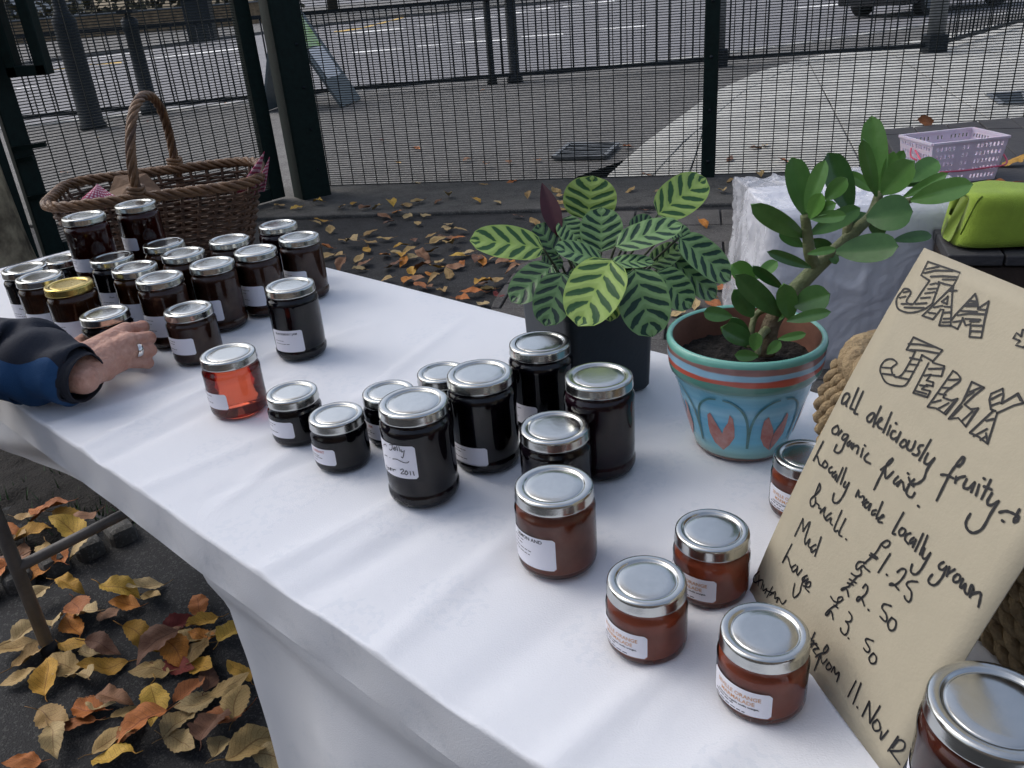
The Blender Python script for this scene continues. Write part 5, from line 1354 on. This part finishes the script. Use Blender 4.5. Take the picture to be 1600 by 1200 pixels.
# ================================================================== box wrapped in clear plastic
M_wrapbox = mat('white_box', (.72, .73, .78), .5, var=.06, vscale=5)
M_poly = bpy.data.materials.new('clear_polythene'); M_poly.use_nodes = True
_nt = M_poly.node_tree; _b = _nt.nodes['Principled BSDF']; _b.inputs['Base Color'].default_value = (.86, .87, .90, 1); _b.inputs['Roughness'].default_value = .09; _b.inputs['Alpha'].default_value = .36; _b.inputs['Specular IOR Level'].default_value = .8
_n = _nt.nodes.new('ShaderNodeTexNoise'); _n.inputs['Scale'].default_value = 6; _n.inputs['Detail'].default_value = 3; _n.inputs['Distortion'].default_value = 2.5; _tc = _nt.nodes.new('ShaderNodeTexCoord'); _nt.links.new(_tc.outputs['Object'], _n.inputs['Vector'])
_bp = _nt.nodes.new('ShaderNodeBump'); _bp.inputs['Strength'].default_value = .35; _bp.inputs['Distance'].default_value = .05; _nt.links.new(_n.outputs['Fac'], _bp.inputs['Height']); _nt.links.new(_bp.outputs[0], _b.inputs['Normal'])
WZ = .52
w0, w1 = at(1150, 286, WZ), at(1392, 270, WZ); w2, w3 = at(1178, 352, WZ), at(1490, 372, WZ)
wx = (w1 - w0).normalized(); wy = V((wx.y, -wx.x, 0))
WLN, WDP = .60, .42
wc = w0 + wx * (WLN / 2 + .02) + wy * (WDP / 2 + .01)
wr = thing('wrapped_box', 'white box wrapped in clear crinkled plastic behind the jade plant', 'box', V((wc.x, wc.y, 0)))
b = MB(); b.box(V((wc.x, wc.y, WZ / 2)), (WLN, WDP, WZ - .02), (wx, wy, V((0, 0, -1)))); bevel(b.build('box', M_wrapbox, wr, smooth=False), .03, 4)
def wrp(u_, v_):
    """plastic sheet: v 0 centre of the top .. 1 hem"""
    a = u_ * 2 * math.pi; ce, se = math.cos(a), math.sin(a); k = max(abs(ce), abs(se)); X, Y = ce / k, se / k
    if v_ < .4: r = v_ / .4; z = WZ + .004; f = r * 1.02
    else:
        d = (v_ - .4) / .6; z = WZ + .004 - d * (WZ - .01); f = 1.03 + .10 * d + .03 * math.sin(a * 9) * d
    p = V((wc.x, wc.y, 0)) + wx * (X * WLN / 2 * f) + wy * (Y * WDP / 2 * f) + V((0, 0, z))
    cr_n = abs(noise.noise(V((p.x * 7, p.y * 7, p.z * 3)))) * .030 + .018 * (1 - abs(noise.noise(V((p.x * 13 + p.z * 5, p.y * 13 - p.z * 4, p.z * 2.5))))) ** 6 + .006 * (1 - abs(noise.noise(V((p.x * 30, p.y * 30 + p.z * 12, p.z * 7))))) ** 5
    out = (p - V((wc.x, wc.y, WZ * .4))).normalized(); return p + out * (cr_n + .004)
b = MB(); b.grid(wrp, 260, 120); b.uv = []; b.build('plastic_sheet', M_poly, wr)

# ================================================================== person at the left end
M_skin = mat('skin', (.48, .24, .17), .45, vscale=60, col2=(.62, .36, .27), bump=.45, bscale=160, sss=.15)
M_navy = mat('navy_fabric', (.012, .014, .022), .8, var=.2, vscale=60, bump=.25, bscale=600)
M_blue = mat('blue_fabric', (.012, .045, .11), .7, var=.15, vscale=30, bump=.25, bscale=600)
hz = lambda x, y, h: at(x, y, HT + h)
W0 = hz(118, 585, .052)
pr = thing('person', 'hand in a blue and navy jacket sleeve gripping a jar at left', 'person', V((-1.32, .86, 0)))
def skin_obj(name, nodes, edges, mats, parent, sub=2, root=0):
    """continuous body: nodes = [(point, rx, ry)], edges by index"""
    me = bpy.data.meshes.new(name); off = wloc(parent)
    me.from_pydata([tuple(p - off) for p, _, _ in nodes], edges, [])
    o = bpy.data.objects.new(name, me); COL.objects.link(o); o.parent = parent
    md = o.modifiers.new('skin', 'SKIN'); md.use_smooth_shade = True
    sv = me.skin_vertices[0].data if me.skin_vertices else None
    if sv is None:
        bm = bmesh.new(); bm.from_mesh(me); bm.verts.layers.skin.verify(); bm.to_mesh(me); bm.free(); sv = me.skin_vertices[0].data
    for i, (_, rx, ry) in enumerate(nodes): sv[i].radius = (rx, ry); sv[i].use_root = (i == root)
    s_ = o.modifiers.new('sub', 'SUBSURF'); s_.levels = s_.render_levels = sub
    me.materials.append(mats); return o
# hand: wrist, palm, four fingers curling round the jar, thumb behind
MCP = [hz(197, 516, .066), hz(203, 531, .060), hz(201, 548, .048), hz(195, 566, .034)]
PIP = [hz(222, 511, .061), hz(232, 528, .052), hz(234, 547, .038), hz(230, 567, .022)]
def fing(m_, p_, jar, r, k, drop):
    d1 = (p_ - m_).normalized(); back = V((jar.x - p_.x, jar.y - p_.y, 0)).normalized()
    dip = p_ + back * .022 + d1 * .006 + V((0, 0, -drop * .4)); tip = dip + back * .018 - d1 * .004 + V((0, 0, -drop * .4))
    return [(m_, r * 1.08, r * 1.08), (m_.lerp(p_, .5), r * .98, r * .98), (p_, r * 1.02, r * 1.02), (dip, r * .88, r * .88), (tip, r * .7, r * .7)]
jc = HANDJAR.location
HD = MB()
def capsule(a, c, ra, rc):
    n = max(3, int((c - a).length / .004)); 
    pts = [a.lerp(c, i / n) for i in range(n + 1)]; d = (c - a).normalized() if (c - a).length > 1e-6 else V((0, 0, 1))
    P = [a - d * ra * q for q in (.98, .8, .45)] + pts + [c + d * rc * q for q in (.45, .8, .98)]
    R = [ra * math.sqrt(1 - q * q) for q in (.98, .8, .45)] + [ra + (rc - ra) * i / n for i in range(n + 1)] + [rc * math.sqrt(1 - q * q) for q in (.45, .8, .98)]
    HD.tube(P, R, 14)
WT, WB = hz(126, 562, .058), hz(130, 592, .044)            # thumb side and little-finger side of the wrist
FA = hz(60, 572, .058)
for w_ in (WT, WB): capsule(FA, w_, .028, .0215)
capsule(WT, WB, .0215, .0195)
RADF = [(.0100, .0098, .0088), (.0102, .0100, .0090), (.0096, .0095, .0085), (.0088, .0086, .0078)]
for k in range(4):
    w_ = WT.lerp(WB, k / 3); mcp = MCP[k]; pip = PIP[k]; r0, r1, r2 = RADF[k]
    capsule(w_, mcp, .0205 - .0012 * k, .0125 - .0006 * k)
    if k < 3: capsule(mcp.lerp(w_, .12), MCP[k + 1].lerp(WT.lerp(WB, (k + 1) / 3), .12), .0118, .0112); capsule(mcp.lerp(w_, .5), MCP[k + 1].lerp(WT.lerp(WB, (k + 1) / 3), .5), .0165, .016)
    capsule(mcp, pip, r0, r0 * .96); d1 = (pip - mcp).normalized(); back = V((jc.x - pip.x, jc.y - pip.y, 0)).normalized()
    dip = pip + back * .023 + d1 * .004 + V((0, 0, -.004)); tip = dip + back * .016 - d1 * .006 + V((0, 0, -.004))
    capsule(pip, dip, r0 * .97, r1 * .9); capsule(dip, tip, r1 * .9, r2 * .85)
    capsule(pip, pip + d1 * .0005, r0 * 1.06, r0 * 1.06)
tb0 = WT + V((.012, .018, -.012)); tb1 = jc + V((-.026, -.044, .036)); tb2 = jc + V((-.049, -.014, .036)); tb3 = jc + V((-.047, .012, .036))
capsule(tb0, tb1, .017, .0125); capsule(tb1, tb2, .0118, .0105); capsule(tb2, tb3, .0105, .009)
ho = HD.build('hand', M_skin, pr)
rm = ho.modifiers.new('remesh', 'REMESH'); rm.mode = 'VOXEL'; rm.voxel_size = .0019; rm.use_smooth_shade = True
sm_ = ho.modifiers.new('smooth', 'SMOOTH'); sm_.factor = .5; sm_.iterations = 5
W1_ = hz(60, 572, .058)
nodes = [(W1_, .028, .026)]; edges = []
# forearm, elbow, upper arm, shoulder, trunk, head and legs out of frame: one body
EL = V((-1.04, .86, .84)); SH = V((-1.27, .72, 1.40)); NK = V((-1.40, .86, 1.50)); PEL = V((-1.42, .84, .95))
chain = [(hz(-30, 564, .070), .036, .034), (EL + V((0, 0, .02)), .042, .042), (EL.lerp(SH, .5), .048, .048), (SH, .06, .06)]
last = 0
for q in chain:
    nodes.append(q); edges.append((last, len(nodes) - 1)); last = len(nodes) - 1
ish = last
nodes += [(V((-1.41, .85, 1.36)), .11, .14), (V((-1.42, .84, 1.15)), .11, .15), (PEL, .11, .16), (NK, .055, .055), (NK + V((.01, -.0, .09)), .06, .06), (NK + V((.03, .0, .18)), .085, .078), (NK + V((.03, 0, .26)), .06, .06)]
c0_ = ish + 1; edges += [(ish, c0_), (c0_, c0_ + 1), (c0_ + 1, c0_ + 2), (c0_, c0_ + 3), (c0_ + 3, c0_ + 4), (c0_ + 4, c0_ + 5), (c0_ + 5, c0_ + 6)]
for s_, q in ((-1, V((-1.5, .94, 0))), (1, V((-1.35, .74, 0)))):
    i0 = len(nodes); nodes += [(q + V((0, 0, .86)), .08, .08), (q + V((0, 0, .48)), .055, .055), (q + V((0, 0, .08)), .04, .04), (q + V((.09, .09, .035)), .035, .035)]
    edges += [(c0_ + 2, i0), (i0, i0 + 1), (i0 + 1, i0 + 2), (i0 + 2, i0 + 3)]
i0 = len(nodes); nodes += [(V((-1.54, 1.0, 1.40)), .06, .06), (V((-1.60, 1.08, 1.12)), .045, .045), (V((-1.5, 1.15, .95)), .035, .035), (V((-1.42, 1.17, .92)), .03, .022)]
edges += [(c0_, i0), (i0, i0 + 1), (i0 + 1, i0 + 2), (i0 + 2, i0 + 3)]
body_o = skin_obj('body', nodes, edges, M_skin, pr, 2, c0_ + 2)
# sleeve: loft of rings from the cuff to the shoulder, blue underside panel
def loft(name, pts, radii, mats, parent, seg=28, squash=None, wr=.004, twocol=None):
    P = cr(pts, 10); n = len(P); R_l = [radii[0]] * n
    for i in range(n):
        t = i / (n - 1) * (len(radii) - 1); j = min(int(t), len(radii) - 2); R_l[i] = radii[j] + (radii[j + 1] - radii[j]) * (t - j)
    b = MB(); pn = None
    for i, p in enumerate(P):
        d = (P[min(i + 1, n - 1)] - P[max(i - 1, 0)]).normalized(); up = V((0, 0, 1)); up = (up - d * up.dot(d)).normalized(); sd_ = d.cross(up)
        for k in range(seg):
            a = 2 * math.pi * k / seg; dv = up * math.cos(a) + sd_ * math.sin(a)
            rr = R_l[i] + wr * noise.noise(V((i * .35, math.cos(a) * 1.6, math.sin(a) * 1.6))) + wr * .5 * math.sin(i * .9 + math.sin(a) * 2)
            b.v.append(p + dv * rr)
    for i in range(n - 1):
        for k in range(seg):
            k2 = (k + 1) % seg; b.f.append((i * seg + k, i * seg + k2, (i + 1) * seg + k2, (i + 1) * seg + k)); b.mi.append(0); b.uv.append([(i / n, k / seg), (i / n, (k + 1) / seg), ((i + 1) / n, (k + 1) / seg), ((i + 1) / n, k / seg)])
    o = b.build(name, mats, parent); s_ = o.modifiers.new('thick', 'SOLIDIFY'); s_.thickness = .002; s_.offset = -1
    return o
cuff = hz(124, 588, .048); D_ = (EL - W0).normalized()
mid1 = hz(60, 570, .060); mid2 = hz(-30, 562, .072)
M_slv = mat('two_tone_sleeve', (.012, .014, .022), .8, bump=.25, bscale=600)
_nt = M_slv.node_tree; L_ = _nt.links.new; _uv = _nt.nodes.new('ShaderNodeUVMap'); _s = _nt.nodes.new('ShaderNodeSeparateXYZ'); L_(_uv.outputs[0], _s.inputs[0])
def mth(op, a, c=None, clamp=False):
    k = _nt.nodes.new('ShaderNodeMath'); k.operation = op; k.use_clamp = clamp
    for i_, q in enumerate((a, c)):
        if q is None: continue
        if isinstance(q, (int, float)): k.inputs[i_].default_value = q
        else: L_(q, k.inputs[i_])
    return k.outputs[0]
_hi = mth('ADD', .86, mth('MULTIPLY', mth('SINE', mth('MULTIPLY', _s.outputs[0], 26)), .035))
_f = mth('MULTIPLY', mth('MULTIPLY', mth('GREATER_THAN', _s.outputs[1], .40), mth('LESS_THAN', _s.outputs[1], _hi)), mth('GREATER_THAN', _s.outputs[0], .012))
_mx = _nt.nodes.new('ShaderNodeMix'); _mx.data_type = 'RGBA'; _mx.inputs['A'].default_value = (.014, .018, .030, 1); _mx.inputs['B'].default_value = (.013, .065, .17, 1)
L_(_f, _mx.inputs['Factor']); L_(_mx.outputs['Result'], bsdf(M_slv).inputs['Base Color'])
loft('jacket_sleeve', [cuff, mid1 + V((0, 0, .0)), mid2, EL + V((0, 0, .02)), EL.lerp(SH, .5), SH], [.038, .052, .060, .068, .072, .085], [M_slv], pr, 48, wr=.007)
loft('cuff', [cuff + (cuff - mid1).normalized() * .012, cuff, cuff + (mid1 - cuff).normalized() * .014], [.0330, .0345, .0375], [M_navy], pr, 28, wr=.0012)
loft('jacket', [V((-1.42, .84, .82)), V((-1.42, .84, 1.1)), V((-1.41, .85, 1.35)), V((-1.40, .86, 1.49))], [.20, .19, .19, .09], [M_navy], pr, 32, wr=.008)
loft('jacket_sleeve', [V((-1.46, .93, 1.42)), V((-1.60, 1.08, 1.14)), V((-1.5, 1.15, .96))], [.09, .065, .05], [M_navy], pr, 24)
for q in (V((-1.5, .94, 0)), V((-1.35, .74, 0))): loft('trouser_leg', [q + V((0, 0, .04)), q + V((0, 0, .45)), q + V((.0, 0, .9))], [.065, .075, .10], [M_navy], pr, 24)
b = MB(); b.lathe([(.088, -.03), (.10, .03), (.092, .08), (.06, .115), (.001, .125)], 24, NK + V((.015, .0, .16))); b.build('hair', mat('hair_brown', (.03, .018, .01), .6, bump=.6, bscale=200), pr)
# wedding ring on the ring finger
rc = MCP[2].lerp(PIP[2], .42); rd = (PIP[2] - MCP[2]).normalized(); ru = rd.orthogonal().normalized(); rv = rd.cross(ru); b = MB()
for s_, r_ in ((-.0036, .0108), (-.003, .0114), (.003, .0114), (.0036, .0108)):
    for k in range(28): b.v.append(rc + rd * s_ + (ru * math.cos(k * math.pi / 14) + rv * math.sin(k * math.pi / 14)) * r_)
for i in range(3):
    for k in range(28): b.f.append((i * 28 + k, i * 28 + (k + 1) % 28, (i + 1) * 28 + (k + 1) % 28, (i + 1) * 28 + k)); b.mi.append(0)
b.build('ring', mat('ring_silver', (.8, .78, .74), .12, metal=1.0), pr)

# ================================================================== fallen leaves
LC = dict(t=[(.50, .34, .13), (.42, .27, .10), (.54, .40, .19)], y=[(0.624, 0.351, 0.046), (0.676, 0.429, 0.065), (0.546, 0.299, 0.039)], o=[(0.520, 0.169, 0.033), (0.585, 0.221, 0.026), (0.416, 0.143, 0.039)], b=[(0.260, 0.124, 0.058), (0.338, 0.169, 0.085), (0.195, 0.091, 0.052)], r=[(0.208, 0.023, 0.018), (0.260, 0.039, 0.026)])
WD = dict(t='pale tan', y='golden yellow', o='orange', b='brown', r='dark red')
LM = {k: [mat('fallen_%s%d' % (k, i), c, .6, vscale=40, col2=tuple(q * .62 for q in c), bump=.3, bscale=160) for i, c in enumerate(v)] for k, v in LC.items()}
for ms in LM.values():
    for m_ in ms:
        nt_ = m_.node_tree; bs_ = bsdf(m_); src = bs_.inputs['Base Color'].links[0].from_socket
        uv_ = nt_.nodes.new('ShaderNodeUVMap'); sp_ = nt_.nodes.new('ShaderNodeSeparateXYZ'); nt_.links.new(uv_.outputs[0], sp_.inputs[0])
        def mm(op, a, c=None, clamp=False):
            k = nt_.nodes.new('ShaderNodeMath'); k.operation = op; k.use_clamp = clamp
            for i_, q in enumerate((a, c)):
                if q is None: continue
                if isinstance(q, (int, float)): k.inputs[i_].default_value = q
                else: nt_.links.new(q, k.inputs[i_])
            return k.outputs[0]
        ab_ = mm('ABSOLUTE', mm('SUBTRACT', sp_.outputs[1], .5)); fr_ = mm('FRACT', mm('SUBTRACT', mm('MULTIPLY', sp_.outputs[0], 9), mm('MULTIPLY', ab_, 4.5)))
        vn = mm('MAXIMUM', mm('LESS_THAN', ab_, .022), mm('MULTIPLY', mm('LESS_THAN', fr_, .12), .7))
        mx_ = nt_.nodes.new('ShaderNodeMix'); mx_.data_type = 'RGBA'; mx_.blend_type = 'MULTIPLY'; mx_.inputs['B'].default_value = (.62, .52, .45, 1)
        nt_.links.new(vn, mx_.inputs['Factor']); nt_.links.new(src, mx_.inputs['A']); nt_.links.new(mx_.outputs['Result'], bs_.inputs['Base Color'])
RL = random.Random(99); leaf_me = []
for k in range(16):
    cl = RL.uniform(-.1, .6); b = leaf_geo(1.0, RL.uniform(.45, .78), 16, 8, 'narrow', RL.uniform(-.35, .4), cl, wave=RL.uniform(.005, .03), seed=k)
    for i in range(len(b.v)):
        p = b.v[i]; sr = 1 + (.10 if (i // 9) % 2 else -.02) * min(1, abs(p.y) * 6); p = V((p.x, p.y * sr, p.z)); b.v[i] = p + V((0, .06 * math.sin(p.x * 5 + k), .10 * noise.noise(p * 3.2 + V((k, 0, 0)))))
    zmin = min(p.z for p in b.v)
    st = [V((.01, 0, 0)), V((-.12, .02, .02)), V((-.26, .05 * RL.uniform(-1, 1), .05))]
    b.tube([b.v[4] + V((.02, 0, 0))] + st[1:], [.014, .011, .009], 4); b.uv += [[(.5, .5)] * len(f_) for f_ in b.f[len(b.uv):]]
    zmin = min(p.z for p in b.v); cx = .45
    b.v = [V((p.x - cx, p.y, p.z - zmin)) for p in b.v]; leaf_me.append(b)
leaf_cache = {}
def near(P, marks):
    return min(marks, key=lambda m_: (at(m_[0], m_[1]) - P).length)[2]
BM = [(470, 320, 'by the foot of the gate post'), (620, 310, 'along the concrete footing left of centre'), (800, 310, 'along the concrete footing behind the maroon leaf'), (540, 390, 'beside the rear right corner of jar cluster'), (620, 420, 'close behind the table edge right of cluster'), (640, 360, 'on bare asphalt midway to fence'), (690, 430, 'in the drift behind the table edge'), (760, 400, 'beside the lime leaf of prayer plant'), (780, 460, 'between table edge and prayer plant'), (870, 330, 'just behind the prayer plant')]
FM = [(40, 800, 'in the planting bed behind the table leg'), (130, 850, 'on the edging stones by the cross bar'), (20, 1000, 'left of the table leg foot'), (110, 1000, 'at the foot of the table leg'), (200, 930, 'on the asphalt below the gathered cloth'), (300, 980, 'heaped beside the front drop of cloth'), (60, 1150, 'in the bottom left corner'), (180, 1120, 'low down, right of bottom left corner'), (290, 1130, 'at the bottom beside the front drop'), (380, 1150, 'touching the bottom of front drop')]
def put_leaf(P, size, col, rot, where, tilt=0.0, kind=None):
    k = RL.randrange(16) if kind is None else kind; ci = RL.randrange(len(LM[col]))
    key = (k, col, ci)
    if key not in leaf_cache: leaf_cache[key] = leaf_me[k].mesh('fallen_leaf', LM[col][ci])
    o = bpy.data.objects.new('fallen_leaf', leaf_cache[key]); COL.objects.link(o)
    o.location = P; o.scale = (size,) * 3; o.rotation_euler = (tilt * RL.uniform(-1, 1), tilt * RL.uniform(-1, 1), rot)
    return tag(o, '%s fallen leaf %s' % (WD[col], where), 'leaf', '%s leaves %s' % (WD[col], where))
BACK = "120,232t 205,242y 310,220y 435,240t 490,222y 545,243b 610,255t 680,232y 750,232t 812,212t 910,210b 960,187t 1100,210y 1208,214t 1360,185t 1500,152t 1530,185t 1515,212t 640,285b 705,270o 755,290t 845,280t 665,315b 810,322t 330,307y 300,322t 370,358t 570,370t 965,327t 955,348t 1020,362t 880,380t 955,390b 650,397t 790,407b 903,407t 1015,402o 570,413t 435,405t 485,427t 560,452y 970,435t 725,443y 700,468t 770,463t 875,465t 1010,483y 640,480o 355,440o 360,485t 410,482t 515,500t 545,520b 520,548t 435,540b 660,542t 745,495y 780,490t 740,515o 830,505b 920,515t 780,565y 870,575o 800,600b 750,605o 960,578t 895,605t 910,540y 990,540b 1020,525o 1100,505b 1130,510o 1190,495t 1265,510o 935,655t 860,640b 820,640o 655,600t 1120,628b 1165,650t 1210,620t 1080,672o 1030,700o 1130,725t 1215,678r 1380,690o 1310,283b 1395,315t 1530,260t 1230,515b 1150,640y 1060,470t 840,560b 700,520b 1290,560b"
for w_ in BACK.split():
    x, y = w_[:-1].split(','); P = at(400 + float(x) / 3.2, 250 + float(y) / 3.2, .012 if float(y) > 245 else .03)
    put_leaf(P, RL.uniform(.070, .105), w_[-1], RL.uniform(0, 6.28), near(P, BM), .25)
FRONT = "75,420t 130,400o 165,420o 210,415y 225,470Y 280,515t 60,490t 75,535b 150,520t 145,580O 10,625o 120,690t 215,655y 240,705o 230,760o 280,745t 95,800t 60,830t 180,765t 100,860t 230,820y 290,845t 325,835b 375,665Y 400,695o 460,640t 470,670t 340,725b 440,805y 555,760R 620,700o 640,745y 700,790t 540,800b 545,845o 620,840t 480,905t 550,890r 620,890y 650,930b 590,970o 710,955t 750,905y 745,1010T 730,800y 330,885y 200,890t 150,930Y 65,920t 260,940t 160,1050T 310,1000t 280,1020o 360,1015b 400,1035t 480,1010y 555,1070T 410,1080o 245,1065o 170,1135T 350,1120t 455,1105o 560,1125t 670,1110B 360,1180y 785,1165T 690,1160t 20,470o 100,470y 250,430b 190,540o 20,560b 590,800t 640,790o 500,840b 620,1000t 80,1190o 860,1190t 700,1060o"
for w_ in FRONT.split():
    x, y = w_[:-1].split(','); c_ = w_[-1]; P = at(float(x) / 2, 600 + float(y) / 2, .010 if float(y) > 560 else .035)
    put_leaf(P, RL.uniform(.066, .100) * (1.22 if c_.isupper() else 1), c_.lower(), RL.uniform(0, 6.28), near(P, FM), .22)
for x, y, c_ in [(597, 220, 'r'), (650, 233, 'o'), (622, 256, 't'), (730, 250, 'b'), (760, 260, 'b'), (795, 254, 'b'), (840, 250, 'b'), (655, 287, 't'), (757, 290, 't'), (800, 286, 'o'), (354, 162, 'o'), (755, 143, 'b'), (1195, 228, 't'), (1222, 253, 'o'), (1180, 232, 'b'), (1140, 250, 'b'), (1012, 275, 'b'), (150, 217, 't'), (100, 270, 'o'), (318, 255, 't'), (230, 190, 'r'), (980, 230, 'o')]:
    put_leaf(at(x, y, .016), RL.uniform(.07, .10), c_, RL.uniform(0, 6.28), 'on the footway beyond the fence', .2)
for x, y, c_ in [(1140, 284, 't'), (1188, 277, 't'), (1130, 302, 't'), (1098, 352, 'o'), (1130, 452, 'o'), (1108, 470, 't'), (1115, 480, 'o'), (1085, 478, 't'), (1060, 492, 't'), (1140, 445, 'o'), (1030, 300, 't'), (985, 300, 't'), (1075, 300, 'b'), (1010, 330, 'b')]:
    put_leaf(at(x, y, .022), RL.uniform(.07, .10), c_, RL.uniform(0, 6.28), 'on the paving behind the plants', .25)
o = put_leaf(at(1444, 190, PZ + .012), .10, 'o', 1.2, 'x', 0, 2); o.rotation_euler = (math.radians(62), .1, .2); tag(o, 'single orange leaf standing on edge behind the plastic crate', 'leaf')
o = put_leaf(at(1580, 258, PZ + .004), .12, 'y', .3, 'x', .1); tag(o, 'yellow leaf on the platform at right of the crate', 'leaf')
o = put_leaf(at(1560, 290, PZ + .004), .10, 'o', 2.6, 'x', .1); tag(o, 'orange leaf lying between the crate and the green bag', 'leaf')
for o in list(COL.objects):
    if 'group' in o.keys() and o['group'].endswith(' x'): del o['group']
